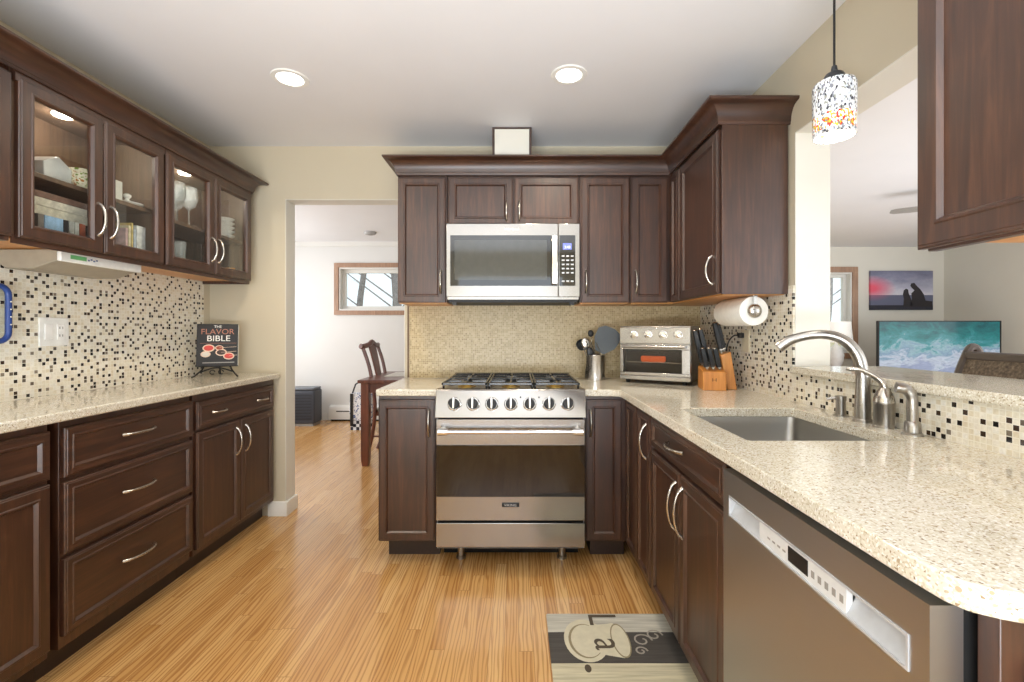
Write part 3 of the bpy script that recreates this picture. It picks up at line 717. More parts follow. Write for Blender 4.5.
# ---------------------------------------------------------------- dishwasher
t = thing('dishwasher', 'stainless steel dishwasher with a silver control strip under the counter', 'dishwasher', (.86, .92, 0))
dy0, dy1, dx = .613, 1.225, .55
obj('body', bx(.595, XR-.02, dy0+.004, dy1-.004, .1, .86), M['dark'], t)
obj('toe_panel', bx(.645, .66, dy0+.004, dy1-.004, .0, .1), M['black'], t)
sy0, sy1, sz0, sz1 = .645, 1.192, .742, .794
b = B()
b.box(dx, dx+.03, dy0, dy1, .105, sz0); b.box(dx, dx+.03, dy0, dy1, sz1, .854); b.box(dx, dx+.03, dy0, sy0, sz0, sz1); b.box(dx, dx+.03, sy1, dy1, sz0, sz1)
b.box(dx+.03, dx+.045, dy0, dy1, .105, .854)
d = obj('door', b, M['steely'], t)
b = B(); e = .004
b.box(dx-.002, dx+.02, sy0, sy1, sz1-e, sz1); b.box(dx-.002, dx+.02, sy0, sy1, sz0, sz0+e); b.box(dx-.002, dx+.02, sy0, sy0+e, sz0+e, sz1-e); b.box(dx-.002, dx+.02, sy1-e, sy1, sz0+e, sz1-e)
obj('strip_bezel', b, M['silver'], d)
fz = lambda u, v, w_: (u, w_, v)
b = B(); b.prism([(dx+.001, sz0+e), (dx+.022, sz0+e), (dx+.026, sz1-e), (dx+.024, sz1-e), (dx+.010, sz0+e+.016)], fz, 1.046, sy1-e); obj('pocket_grip', b, M['silver'], d)
b = B(); b.prism([(dx+.001, sz0+e), (dx+.022, sz0+e), (dx+.026, sz1-e), (dx+.024, sz1-e), (dx+.010, sz0+e+.016)], fz, sy0+e, .77); obj('pocket_grip', b, M['silver'], d)
cp = obj('control_panel', bx(dx+.0015, dx+.012, .77, 1.046, sz0+e, sz1-e), plain('pale_silver', srgb(222, 223, 222), .4, .1), d)
obj('display', bx(dx+.0005, dx+.0015, .872, .935, sz0+.012, sz1-.010), M['black'], cp)
b = B()
for i in range(5): b.box(dx+.0008, dx+.0015, .862-i*.019-.009, .862-i*.019, sz0+.017, sz1-.022)
for i in range(4): b.box(dx+.0008, dx+.0015, .945+i*.019, .955+i*.019, sz0+.022, sz0+.026)
obj('button_print', b, M['grey'], cp)

# ---------------------------------------------------------------- things on the counters
# toaster oven
t = thing('toaster_oven', 'stainless toaster oven with four knobs in the back corner', 'toaster oven', (.855, 2.76, .914), math.radians(-30))
W, D, Hh = .405, .27, .335
b = B(); b.box(-W/2, W/2, -D/2+.07, D/2, .02, Hh); b.box(-W/2, W/2, -D/2+.012, -D/2+.07, .206, Hh); b.box(-W/2, W/2, -D/2+.012, -D/2+.07, .02, .06)
b.box(-W/2, -W/2+.02, -D/2+.012, -D/2+.07, .06, .206); b.box(W/2-.046, W/2, -D/2+.012, -D/2+.07, .06, .206)
obj('body', b, M['steelz'], t, .004, local=True)
obj('control_panel', bx(-W/2+.002, W/2-.002, -D/2-.006, -D/2+.014, .232, Hh-.008), M['steel'], t, .003, local=True)
for i in range(4):
    x = -.115+i*.083; rot = Matrix.Rotation(PI/2, 4, 'X')
    b = B(); b.lathe([(.023, 0), (.023, .006), (.018, .008), (.017, .022), (.001, .024)], (x, -D/2-.006, .285), 22, rot, cap1=False); k = obj('knob', b, M['chrome'], t, local=True)
b = B(); b.box(-.155, .1, -D/2-.0068, -D/2-.006, .316, .320); obj('dial_marking', b, M['grey'], t, local=True)
b = B(); y = -D/2-.004
for a in ((-W/2+.004, W/2-.004, .200, .228), (-W/2+.004, W/2-.004, .048, .066), (-W/2+.004, -W/2+.022, .066, .200), (W/2-.05, W/2-.004, .066, .200)): b.box(a[0], a[1], y, y+.016, a[2], a[3])
d = obj('door', b, M['steel'], t, .002, local=True)
obj('door_glass', bx(-W/2+.022, W/2-.05, y+.003, y+.007, .066, .200), glass('toaster_glass', (.7, .68, .66, 1)), d, local=True)
obj('interior', bx(-W/2+.02, W/2-.045, y+.071, y+.0735, .06, .205), plain('oven_interior', srgb(38, 33, 30), .5), t, local=True)
b = B(); b.cyl((-W/2+.025, y-.028, .216), (W/2-.025, y-.028, .216), .009, n=14); b.box(-W/2+.03, -W/2+.045, y-.028, y, .210, .222); b.box(W/2-.045, W/2-.03, y-.028, y, .210, .222); obj('handle', b, M['steel'], d, local=True)
b = B(); b.box(-W/2+.03, W/2-.055, y+.02, y+.068, .122, .126); obj('rack', b, M['chrome'], t, local=True)
b = B(); b.box(-.085, .055, y+.03, y+.062, .127, .160); obj('rack_reflection', b, emit('orange_reflection', srgb(220, 96, 30), .9), t, .008, local=True)  # glowing block standing in for the orange reflection on the rack
b = B(); b.box(-W/2+.002, W/2-.002, -D/2-.004, -D/2+.014, .022, .046); obj('crumb_tray', b, M['steel'], t, .002, local=True)
for sx in (-1, 1):
    for sy in (-1, 1):
        b = B(); b.lathe([(.012, 0), (.014, .02)], (sx*(W/2-.04), sy*(D/2-.04), 0), 14); obj('foot', b, M['black'], t, local=True)

# utensil crock
cx, cy = .484, 2.86
b = B(); b.lathe([(.001, .0), (.060, 0), (.063, .003), (.063, .152), (.0655, .156), (.0655, .158), (.061, .158), (.060, .006), (.001, .006)], (cx, cy, .914), 32, cap0=False, cap1=False)
tag(obj('utensil_crock', b, steel('crock_steel', (.72, .71, .69, 1), .2, 'z')), 'shiny steel crock of cooking utensils right of the range', 'utensil crock')
def utensil(name, label, cat, base, top, hr, head, mat):
    """handle from base to top, head(b, top, dir)"""
    t = thing(name, label, cat, base, 0, 'cooking utensils in the steel crock')
    b = B(); b.tube([base, (Vector(base)+Vector(top))/2, top], [hr, hr*.9, hr*.8], 8); obj('handle', b, M['nickel'] if mat is not M['nickel'] else mat, t)
    b = B(); head(b); obj('head', b, mat, t); return t
zb = .922
# big slotted turner
poly = [(-.03, -.085), (.03, -.085), (.075, -.03), (.085, .02), (.07, .07), (.025, .085), (-.04, .08), (-.072, .05), (-.07, -.01)]
Mt = Matrix.Translation((.548, 2.85, 1.165)) @ Matrix.Rotation(math.radians(26), 4, 'Y')
def turner(b): b.prism(poly, lambda u, v, w_: Mt @ Vector((u, w_, v)), -.002, .002)
utensil('slotted_turner', 'big dark grey nylon turner leaning right out of the crock', 'spatula', (cx+.0, cy, zb), (.53, 2.853, 1.09), .006, turner, M['spat'])
def ladle(b): b.lathe([(.004, -.03), (.03, -.022), (.037, 0), (.034, 0), (.027, -.018), (.004, -.025)], (.402, 2.845, 1.135), 18, Matrix.Rotation(math.radians(70), 4, 'X'))
utensil('ladle', 'small dark ladle at the left of the utensil crock', 'ladle', (cx-.0, cy-.01, zb), (.412, 2.845, 1.115), .0045, ladle, M['iron'])
def spoon(c, tilt, r=.028, h=.04):
    return lambda b: b.sphere(c, r, .008, h, 14, 8, Matrix.Rotation(tilt, 3, 'Y'))
utensil('serving_spoon', 'steel serving spoon leaning left in the crock', 'spoon', (cx-.01, cy+.01, zb), (.440, 2.86, 1.105), .004, spoon((.428, 2.86, 1.14), -.3), M['nickel'])
utensil('serving_spoon', 'dark spoon standing tallest in the middle of the crock', 'spoon', (cx, cy+.02, zb), (.463, 2.875, 1.18), .004, spoon((.461, 2.875, 1.205), -.1, .018, .022), M['iron'])
def tongs(b):
    for s_ in (-1, 1): b.tube([(.487+s_*.008, 2.83, .98), (.492+s_*.016, 2.83, 1.10), (.47+s_*.016, 2.83, 1.15)], [.006, .006, .009], 8, squash=.4)
utensil('tongs', 'pair of steel tongs in front of the grey turner', 'tongs', (cx+.005, cy-.02, zb), (.487, 2.835, .99), .006, tongs, M['nickel'])
utensil('cooking_spoon', 'black cooking spoon low at the front of the crock', 'spoon', (cx-.02, cy-.02, zb), (.455, 2.83, 1.07), .0045, spoon((.45, 2.83, 1.09), -.25, .022, .032), M['black'])

# knife block
kx, ky = 1.045, 2.44; KS = 1.18
t = thing('knife_block', 'orange wood knife block with black handled knives beside the mosaic wall', 'knife block', (kx, ky, .914), math.radians(-12)); t.scale = (KS, KS, KS)
b = B(); b.prism([(-.075, 0), (.05, 0), (.05, .10), (-.075, .082)], lambda u, v, w_: (w_, u, v), -.06, .036); obj('front_block', b, M['block'], t, .003, local=True)
b = B(); b.prism([(.052, 0), (.092, 0), (.066, .168), (.022, .150)], lambda u, v, w_: (u, w_, v), -.02, .075)
b2 = obj('rear_block', b, M['block'], t, .003, local=True)
b = B(); b.box(-.022, -.018, -.0755, -.075, .040, .054); b.box(-.008, -.004, -.0755, -.075, .040, .054); b.box(-.018, -.008, -.0755, -.075, .045, .047); obj('stamp', b, plain('wood_stamp', srgb(120, 74, 28), .6), t, local=True, norm=False)
Kr = Matrix.Translation((kx, ky, .914)) @ Matrix.Rotation(math.radians(-12), 4, 'Z') @ Matrix.Scale(KS, 4)
def knife(label, x, y, z, L, lean=-.32):
    p = Kr @ Vector((x, y, z))
    t = thing('kitchen_knife', label, 'knife', p, 0, 'knives in the wooden block', rot=(lean, -.22, math.radians(-12))); t.scale = (KS, KS, KS)
    b = B(); b.loft([[(u*s, v*s2, zz) for u, v in ((-.009, -.012), (.009, -.012), (.0115, 0), (.009, .012), (-.009, .012), (-.0115, 0))] for zz, s, s2 in ((-.0, 1, .9), (.012, 1, .9), (L*.5, 1.05, 1.1), (L*.85, 1, 1.0), (L, .9, .95))])
    obj('handle', b, M['black'], t, .002, local=True)
    b = B(); b.box(-.006, .006, -.01, .01, -.006, .004); obj('bolster', b, M['nickel'], t, local=True)
    b = B(); b.sphere((0, 0, L), .011, .012, .005, 10, 6); obj('pommel', b, M['nickel'], t, local=True)
    b = B(); b.box(-.001, .001, -.009, .009, -.05, -.006); obj('blade', b, M['nickel'], t, local=True)
knife('black knife at the left of the front row in the block', -.038, -.035, .10, .085, .05)
knife('black knife second from left in the front row of the block', -.012, -.035, .10, .085, .05)
knife('black knife at the right of the front row in the block', .014, -.035, .10, .085, .05)
knife('long black knife rising at the back left of the block', -.046, .022, .115, .15, .03)
knife('long black knife rising at the back middle of the block', -.022, .024, .115, .155, .03)
knife('tallest black knife rising from the rear slanted board', .032, .02, .178, .12, .0)
knife('black knife at the far right of the rear slanted board', .050, .05, .182, .11, .0)

# paper towel under corner cabinet
ax, az = 1.085, 1.312
b = B(); rot = Matrix.Rotation(PI/2, 4, 'X')
b.lathe([(.021, 0), (.066, 0), (.067, .003), (.067, .275), (.066, .278), (.021, .278), (.021, 0)], (ax, 2.385, az), 40, rot, cap0=False, cap1=False)
tag(obj('paper_towel_roll', b, M['paper']), 'roll of white paper towel hung under the corner cabinet', 'paper towel')
t = thing('paper_towel_holder', 'steel under-cabinet paper towel holder with a round end cap', 'paper towel holder', (ax, 2.25, UZ))
b = B(); b.cyl((ax, 2.092, az), (ax, 2.40, az), .016, n=18); obj('rod', b, M['nickel'], t)
b = B(); b.lathe([(.001, .016), (.020, .015), (.030, .006), (.033, 0), (.033, -.004), (.001, -.004)], (ax, 2.099, az), 26, rot, cap0=False, cap1=False); obj('end_cap', b, M['nickel'], t)
b = B(); b.box(ax-.008, ax+.008, 2.094, 2.098, az, UZ-.002); b.box(ax-.008, ax+.008, 2.394, 2.398, az, UZ-.002); b.box(ax-.01, ax+.01, 2.094, 2.398, UZ-.005, UZ-.001); obj('bracket', b, M['nickel'], t)

# wall plates
def plate_x(x, s, y0, y1, z0, z1): return bx(min(x, x+s*.006), max(x, x+s*.006), y0, y1, z0, z1)
t = thing('switch_plate', 'white wall plate with rocker switch and outlet on the left mosaic', 'switch plate', (XL+.008, 2.0, 1.215))
obj('plate', plate_x(XL+.008, 1, 1.942, 2.07, 1.155, 1.278), M['plast'], t, .002)
obj('rocker', bx(XL+.014, XL+.0175, 1.962, 1.996, 1.183, 1.250), M['porc'], t, .001)
obj('outlet', bx(XL+.014, XL+.017, 2.016, 2.050, 1.183, 1.250), M['porc'], t, .001)
b = B()
for zc in (1.20, 1.234): b.box(XL+.0168, XL+.0172, 2.024, 2.027, zc-.005, zc+.005); b.box(XL+.0168, XL+.0172, 2.037, 2.040, zc-.005, zc+.005)
obj('outlet_slot', b, M['black'], t)
t = thing('outlet_plate', 'cream outlet plate on the right mosaic behind the knife block', 'outlet', (XR-.008, 2.42, 1.17))
obj('plate', plate_x(XR-.008, -1, 2.385, 2.455, 1.11, 1.225), plain('almond_plastic', srgb(222, 212, 186), .4), t, .002)
t = thing('power_cord', 'black plug and power cord curling down from the right outlet', 'power cord', (1.2, 2.43, 1.2))
b = B(); b.box(1.175, 1.201, 2.43, 2.455, 1.183, 1.21); obj('plug', b, M['black'], t, .003)
b = B(); b.tube(catmull([(1.18, 2.445, 1.196), (1.16, 2.46, 1.195), (1.14, 2.48, 1.16), (1.13, 2.50, 1.08), (1.13, 2.53, .98), (1.12, 2.58, .92), (1.06, 2.66, .918)]), .0035, 8); obj('cord', b, M['black'], t)

# radio under left cabinet
t = thing('under_cabinet_radio', 'white and taupe radio with green display under the left glass cabinet', 'radio', (-1.87, 1.95, 1.5))
b = B(); f = lambda u, v, w_: (u, w_, v)
b.prism([(-1.765, 1.536), (-1.765, 1.492), (-1.80, 1.484), (-1.86, 1.462), (-1.97, 1.462), (-2.0, 1.48), (-2.0, 1.536)], f, 1.772, 2.142); obj('housing', b, M['taupe'], t, .004)
d = obj('front_panel', bx(-1.768, -1.752, 1.766, 2.148, 1.490, 1.528), M['plast'], t, .004)
obj('display', bx(-1.752, -1.7510, 1.805, 1.872, 1.503, 1.519), emit('lcd_green', srgb(92, 150, 96), .35), d)
b = B()
for i in range(4): b.box(-1.752, -1.7512, 1.878+i*.012, 1.886+i*.012, 1.505+(.004 if i % 2 else 0), 1.511+(.004 if i % 2 else 0))
obj('button_print', b, plain('blue_print', srgb(90, 110, 150), .5), d)

# blue-rimmed clear board on the left wall
t = thing('clear_board', 'blue rimmed clear board hung on the left mosaic at the photo edge', 'board', (-1.99, 1.62, 1.18))
def rrect(y0, y1, z0, z1, r, n=5):
    p = []
    for c_, d_, a in ((y1-r, z1-r, 0), (y0+r, z1-r, 90), (y0+r, z0+r, 180), (y1-r, z0+r, 270)): p += arc(c_, d_, r, a, a+90, n)
    return p
b = B(); loop = rrect(1.455, 1.80, 1.18, 1.395, .035); b.tube([(-1.99, y, z) for y, z in loop], .0105, 10, closed=True, squash=1.0); obj('rim', b, M['blue'], t)
b = B(); b.prism(rrect(1.46, 1.795, 1.185, 1.39, .03), lambda u, v, w_: (w_, u, v), -1.991, -1.988); obj('clear_sheet', b, M['pane'], t)
b = B()
for z in (1.245, 1.275, 1.305, 1.335): b.sphere((-1.980, 1.80, z), .003, n=8, m=6)
b.box(-2.022, -1.995, 1.6, 1.62, 1.383, 1.395); obj('stud', b, M['plast'], t)

# cookbook on its easel
t = thing('cookbook', 'dark cookbook with spoons on its cover standing on the easel', 'book', (-1.826, 2.80, 1.005), math.radians(26), rot=(math.radians(-9), 0, math.radians(26)))
bw, bh, bt = .215, .262, .034
b = B(); b.box(-bw/2, bw/2, 0, bt, 0, bh); obj('cover', b, plain('book_cover', srgb(28, 25, 25), .55), t, .002, local=True)
obj('page_block', bx(-bw/2+.004, bw/2+.0012, .004, bt-.004, .004, bh-.004), M['paper'], t, local=True)
fb = lambda u, v, w_: Vector((u, -.0006-w_, v))
b = B(); b.text('THE', .022, lambda u, v, w_: fb(u, .244+v, w_)); b.text('BIBLE', .05, lambda u, v, w_: fb(u*1.05+.005, .170+v, w_)); obj('title_white', b, M['paper'], t, local=True, norm=False)
b = B(); b.text('FLAVOR', .047, lambda u, v, w_: fb(u*1.02, .212+v, w_)); b.box(-.09, .1, -.0009, -.0004, .141, .1425); obj('title_copper', b, plain('copper_ink', srgb(170, 108, 84), .4), t, local=True, norm=False)
b = B(); b.box(-.075, .09, -.0009, -.0004, .020, .026); obj('cover_line', b, M['grey'], t, local=True)
b = B()
for i, (x, z, r, hx, c_) in enumerate(((-.045, .112, .032, .0, 1), (.01, .113, .022, .1, 2), (.02, .085, .03, .1, 3), (.06, .062, .03, .105, 1), (-.06, .075, .026, None, 4))):
    b.mi = 0; b.sphere((x, -.001, z), r, .0012, r*.72, 18, 8)
    if hx: b.tube([(x, -.001, z), (min(hx, .105), -.001, z+.006)], .004, 6, squash=.3)
    b.mi = c_; b.sphere((x, -.0022, z), r*.78, .0012, r*.52, 18, 8)
obj('spoon_picture', b, [plain('spoon_print', srgb(226, 196, 172), .4), plain('spice_red', srgb(206, 70, 62), .6), plain('spice_brown', srgb(150, 70, 46), .6), plain('spice_dark', srgb(66, 46, 40), .6), plain('salt_white', srgb(214, 204, 190), .6)], t, local=True)
t = thing('book_easel', 'black wrought iron book easel on the left countertop', 'easel', (-1.826, 2.80, .943), math.radians(26))
b = B(); r_ = .0045
for s_ in (-1, 1):
    b.tube(catmull([(s_*.115, -.075, .004), (s_*.095, -.04, .022), (s_*.07, .012, .06), (s_*.068, .058, .17), (s_*.06, .075, .23)]), r_, 8)
    b.tube([(s_*.07, .0, .060), (s_*.07, -.014, .058), (s_*.07, -.016, .070)], r_, 8)
b.tube(catmull([(-.085, -.02, .03), (-.03, -.012, .05), (0, -.010, .055), (.03, -.012, .05), (.085, -.02, .03)]), r_, 8)
b.tube([(-.067, .060, .175), (.067, .060, .175)], r_, 8)
obj('frame', b, M['iron'], t, local=True)
b = B(); b.tube([(0, .062, .175), (0, .14, .004)], r_, 8); obj('rear_leg', b, M['iron'], t, local=True)
b = B()
for s_ in (-1, 1): b.tube([(s_*.022+.013*math.cos(a*.6), -.012, .028+.013*math.sin(a*.6)) for a in range(10)], .003, 6)
obj('scroll', b, M['iron'], t, local=True)

# ---------------------------------------------------------------- contents of the glass cabinets
zs = ZB+.016
def book(label, x0, x1, y0, y1, z0, z1, col, spine='+X', tilt=0, col2=None):
    c = Vector(((x0+x1)/2, (y0+y1)/2, z0)); hx, hy, h = (x1-x0)/2, (y1-y0)/2, z1-z0
    t = thing('book', label, 'book', c, 0, 'books in the left glass cabinet', rot=(tilt, 0, 0))
    b = B(); e = .002
    if h < hy:   # lying
        b.box(-hx, hx, -hy, hy, 0, e); b.box(-hx, hx, -hy, hy, h-e, h); b.box(hx-e, hx, -hy, hy, 0, h)
    else:
        b.box(-hx, hx, -hy, -hy+e, 0, h); b.box(-hx, hx, hy-e, hy, 0, h); b.box(hx-e, hx, -hy, hy, 0, h)
    obj('cover', b, plain('book_'+label[:14], col, .45, 0, .25, 40), t, .001, local=True)
    if h < hy: p = bx(-hx+.003, hx-.0025, -hy+.002, hy-.002, e, h-e)
    else: p = bx(-hx+.003, hx-.0025, -hy+e, hy-e, .003, h-.003)
    obj('page_block', p, M['paper'], t, local=True)
bk = [('thin grey book upright at the left of the lower shelf', .022, srgb(120, 112, 106)), ('blue and white book upright beneath the stacked cream books', .07, srgb(150, 182, 214)),
      ('black book upright beside the blue and white book', .018, srgb(36, 34, 36)), ('pale grey book upright beside the black book', .02, srgb(190, 186, 178)),
      ('white slim book upright before the orange book', .018, srgb(220, 216, 206)), ('orange and brown book upright at the door frame edge', .024, srgb(190, 98, 66))]
y = 1.69
for lb, wd, c in bk:
    book(lb, -1.95, -1.76, y, y+wd, zs, zs+.092, c); y += wd+.003
yy0, yy1 = 1.655, 1.895
z = zs+.0925
for lb, c, h, dy in (('lower cream book of the stack lying on the upright books', srgb(206, 198, 180), .032, 0), ('upper cream book of the stack lying on the upright books', srgb(216, 208, 192), .03, -.006), ('floral patterned book topping the stack of cream books', srgb(128, 98, 86), .024, .02)):
    book(lb, -1.96, -1.765, yy0+dy, yy1+dy, z, z+h, c); z += h+.0005
y = 2.075
for lb, wd, c, h in (('pink slim booklet upright behind the second glass door', .012, srgb(214, 178, 180), .125), ('cream slim booklet behind the second glass door', .012, srgb(236, 222, 190), .14), ('yellow slim booklet behind the second glass door', .009, srgb(222, 198, 130), .155),
                 ('pale blue slim booklet behind the second glass door', .012, srgb(188, 198, 214), .13), ('white glossy binder upright by the cabinet side', .05, srgb(226, 226, 226), .15)):
    book(lb, -1.93, -1.765, y, y+wd, zs, zs+h, c); y += wd+.004
SZ = 1.80
# house-shaped box, mug, box, lidded dish on the upper shelf
b = B(); b.prism([(-.055, 0), (.055, 0), (.055, .07), (0, .105), (-.055, .07)], lambda u, v, w_: (w_, 1.805+u, SZ+v), -1.92, -1.80)
tag(obj('gabled_box', b, M['porc'], None, .002), 'white house-shaped box on the upper shelf behind the first glass door', 'box')
t = thing('mug', 'cream floral mug beside the white house-shaped box', 'mug', (-1.80, 1.905, SZ))
a = N('floral_glaze'); vv = a.obj(); f_ = a.noise(vv, 60, 2); a.base(a.ramp(f_, [(.38, srgb(120, 140, 50)), (.46, srgb(232, 220, 190)), (.58, srgb(236, 226, 198)), (.64, srgb(176, 110, 40))])); a.rough(.25)
b = B(); b.lathe([(.001, 0), (.036, 0), (.042, .006), (.045, .06), (.047, .082), (.044, .082), (.04, .008), (.001, .006)], (-1.80, 1.905, SZ), 26, cap0=False, cap1=False); obj('cup', b, a.m, t)
b = B(); b.tube([(-1.845-.028*math.sin(q), 1.905, SZ+.042+.026*math.cos(q)) for q in [i*PI/8 for i in range(9)]], .005, 8); obj('handle', b, a.m, t)
tag(obj('carton', bx(-1.90, -1.80, 2.03, 2.10, SZ, SZ+.10), M['plast'], None, .003), 'small white carton at the left behind the second glass door', 'box')
t = thing('lidded_dish', 'white dish with a knobbed lid on the upper shelf behind the second door', 'dish', (-1.82, 2.155, SZ))
b = B(); b.lathe([(.001, 0), (.04, 0), (.06, .012), (.062, .016), (.055, .014), (.001, .006)], (-1.82, 2.148, SZ), 26, cap0=False, cap1=False); obj('dish', b, M['porc'], t)
b = B(); b.lathe([(.03, .012), (.026, .02), (.012, .03), (.007, .036), (.015, .045), (.016, .054), (.009, .061), (.001, .062)], (-1.82, 2.148, SZ), 22, cap1=False); obj('lid', b, M['porc'], t)
S2 = 1.79
def wine(loc):
    t = thing('wine_glass', 'clear stemmed wine glass on the upper shelf behind the third door', 'wine glass', loc, 0, 'wine glasses on the upper shelf')
    b = B(); b.lathe([(.001, 0), (.032, 0), (.032, .002), (.008, .005), (.0035, .012), (.0035, .07), (.010, .078)], loc, 22, cap0=False); obj('stem', b, M['tumbler'], t)
    b = B(); b.lathe([(.010, .078), (.028, .092), (.037, .12), (.037, .14), (.032, .175), (.0305, .175), (.0355, .14), (.0355, .12), (.026, .094), (.001, .082)], loc, 24, cap0=False, cap1=False); obj('bowl', b, M['tumbler'], t)
    return t
w0 = wine((-1.79, 2.33, S2)); w0.scale = (1.15, 1.15, 1.2)
for p in ((-1.79, 2.42, S2), (-1.79, 2.51, S2), (-1.88, 2.35, S2), (-1.88, 2.44, S2), (-1.88, 2.53, S2), (-1.96, 2.40, S2), (-1.96, 2.49, S2)): dup(w0, p)
def tumbler(loc):
    b = B(); b.lathe([(.001, 0), (.028, 0), (.031, .003), (.037, .13), (.0355, .13), (.029, .008), (.001, .007)], (0, 0, 0), 24, cap0=False, cap1=False)
    o = tag(obj('tumbler', b, M['tumbler']), 'clear tall tumbler on the lower shelf behind the third door', 'glass', 'tumblers on the lower shelf'); o.location = loc; return o
t0 = tumbler((-1.79, 2.34, zs))
for p in ((-1.79, 2.43, zs), (-1.88, 2.38, zs), (-1.88, 2.47, zs), (-1.97, 2.42, zs)):
    c = t0.copy(); COL.objects.link(c); c.location = p
for i in range(5):
    b = B(); b.lathe([(.001, 0), (.03, 0), (.06, .022), (.062, .026), (.058, .024), (.028, .004), (.001, .004)], (-1.83, 2.868, S2+i*.026), 26, cap0=False, cap1=False)
    tag(obj('bowl', b, M['porc']), ['lowest', 'second', 'third', 'fourth', 'topmost'][i]+' white bowl of the stack behind the fourth door', 'bowl', 'white bowls behind the fourth door')
t = thing('candle', 'small amber candle glass on the lower shelf behind the fourth door', 'candle', (-1.79, 2.86, zs))
b = B(); b.lathe([(.001, 0), (.03, 0), (.034, .05), (.032, .05), (.028, .004), (.001, .004)], (-1.79, 2.86, zs), 20, cap0=False, cap1=False); obj('jar', b, plain('amber_glass', srgb(214, 150, 70), .15), t)
b = B(); b.lathe([(.027, .004), (.03, .034), (.001, .036)], (-1.79, 2.86, zs), 20, cap1=False); obj('wax', b, plain('wax', srgb(240, 220, 180), .6), t)
for yc in (1.895, 2.591): lamp('puck', 'POINT', (-1.87, yc, ZT-.045), 2.2, (1, .9, .76), size=.03)

# ---------------------------------------------------------------- ceiling lamps and pendant
def downlight(x, y, label, seen=True):
    t = thing('recessed_light', label, 'ceiling light', (x, y, H), 0, 'recessed ceiling lights')
    b = B(); b.lathe([(.058, -.001), (.062, -.006), (.082, -.005), (.086, 0)], (x, y, H), 32, cap0=False, cap1=False); obj('trim_ring', b, M['plast'], t)
    b = B(); b.lathe([(.001, -.003), (.058, -.002)], (x, y, H), 32, cap0=True, cap1=False); obj('lens', b, emit('downlight_glow', (1, .97, .92, 1), 14), t, norm=False)
    lamp('downlight', 'SPOT', (x, y, H-.012), 42, WARM, (0, 0, 0), .05, spot=140, blend=.7)
downlight(-1.095, 2.22, 'recessed ceiling light nearer the doorway side')
downlight(.247, 2.19, 'recessed ceiling light nearer the corner cabinet')
for x, y in ((-1.095, .5), (.247, .5)): lamp('downlight', 'SPOT', (x, y, H-.012), 4, WARM, (0, 0, 0), .05, spot=140, blend=.7)  # two more lamps added out of view, without fixtures
a = N('speckled_art_glass'); v = a.obj()
vo = a.n('TexVoronoi'); a.l(a.mapping(v, (1, 1, .7), (.3, .5, 0)), vo.inputs['Vector']); vo.inputs['Scale'].default_value = 190
s = a.n('SeparateColor'); a.l(vo.outputs['Color'], s.inputs[0])
zz = a.n('SeparateXYZ'); a.l(v, zz.inputs[0])
speck = a.ramp(s.outputs[0], [(0, srgb(60, 60, 68)), (.10, srgb(130, 132, 140)), (.26, srgb(236, 238, 240)), (.5, srgb(205, 210, 216)), (.66, srgb(240, 240, 240)), (.88, srgb(150, 150, 140))], 'CONSTANT')
warm = a.ramp(s.outputs[1], [(0, srgb(214, 60, 40)), (.12, srgb(236, 190, 40)), (.26, srgb(245, 245, 240)), (.6, srgb(120, 120, 126)), (.72, srgb(250, 250, 250)), (.9, srgb(200, 160, 60))], 'CONSTANT')
band = a.math('MULTIPLY', a.math('GREATER_THAN', zz.outputs[2], 1.845), a.math('LESS_THAN', zz.outputs[2], 1.895))
col = a.mix(band, speck, warm)
a.base(col); a.rough(.15); a.l(col, a.p.inputs['Emission Color']); a.p.inputs['Emission Strength'].default_value = .16
px_, py_ = 1.0, 1.45
t = thing('pendant_lamp', 'glass pendant lamp with colored specks hanging over the sink counter', 'pendant lamp', (px_, py_, H))
WM[t.name] = Matrix.Identity(4); t.location = (0, 0, 0)
b = B(); b.lathe([(.058, 1.832), (.060, 1.99), (.055, 2.0), (.02, 2.0), (.02, 1.997), (.053, 1.995), (.056, 1.988), (.055, 1.832), (.058, 1.832)], (px_, py_, 0), 40, cap0=False, cap1=False); obj('shade', b, a.m, t)
b = B(); b.lathe([(.036, 2.0), (.034, 2.012), (.024, 2.03), (.010, 2.038), (.007, 2.055)], (px_, py_, 0), 24); obj('cap', b, plain('dark_bronze', srgb(70, 72, 76), .4, .6), t)
b = B(); b.cyl((px_, py_, 2.05), (px_, py_, H-.02), .0035, n=8); obj('cord', b, M['black'], t)
b = B(); b.lathe([(.06, -.0), (.06, -.012), (.02, -.022)], (px_, py_, H), 24); obj('canopy', b, M['nickel'], t)
b = B(); b.sphere((px_, py_, 1.92), .028, n=16, m=10); obj('bulb', b, emit('bulb_glow', (1, .95, .88, 1), 8), t)
lamp('pendant_light', 'POINT', (px_, py_, 1.865), 2.5, (1, .93, .84), size=.03)

# ---------------------------------------------------------------- kitchen mat
a = N('mat_planks'); s = a.n('SeparateXYZ'); a.l(a.obj(), s.inputs[0])
g = a.noise(a.mapping(a.obj(), (4, 90, 1)), 1, 4, .6, .5)
Yv = s.outputs[1]
c = a.ramp(a.math('DIVIDE', a.math('SUBTRACT', 1.975, Yv), .78), [(0, srgb(208, 205, 192)), (.157, srgb(84, 80, 76)), (.38, srgb(216, 208, 178)), (.60, srgb(150, 142, 128)), (.8, srgb(206, 202, 188))], 'CONSTANT')
a.base(a.mix(.6, c, a.ramp(g, [(.3, srgb(150, 146, 138)), (.7, (1, 1, 1, 1))]), 'MULTIPLY')); a.rough(.6); mm = a.m
ink = plain('mat_ink_dark', srgb(84, 74, 60), .7); cupc = plain('mat_cup', srgb(206, 199, 174), .7); cupd = plain('mat_cup_shade', srgb(146, 134, 104), .7); sw = plain('mat_swirl', srgb(158, 152, 142), .7)
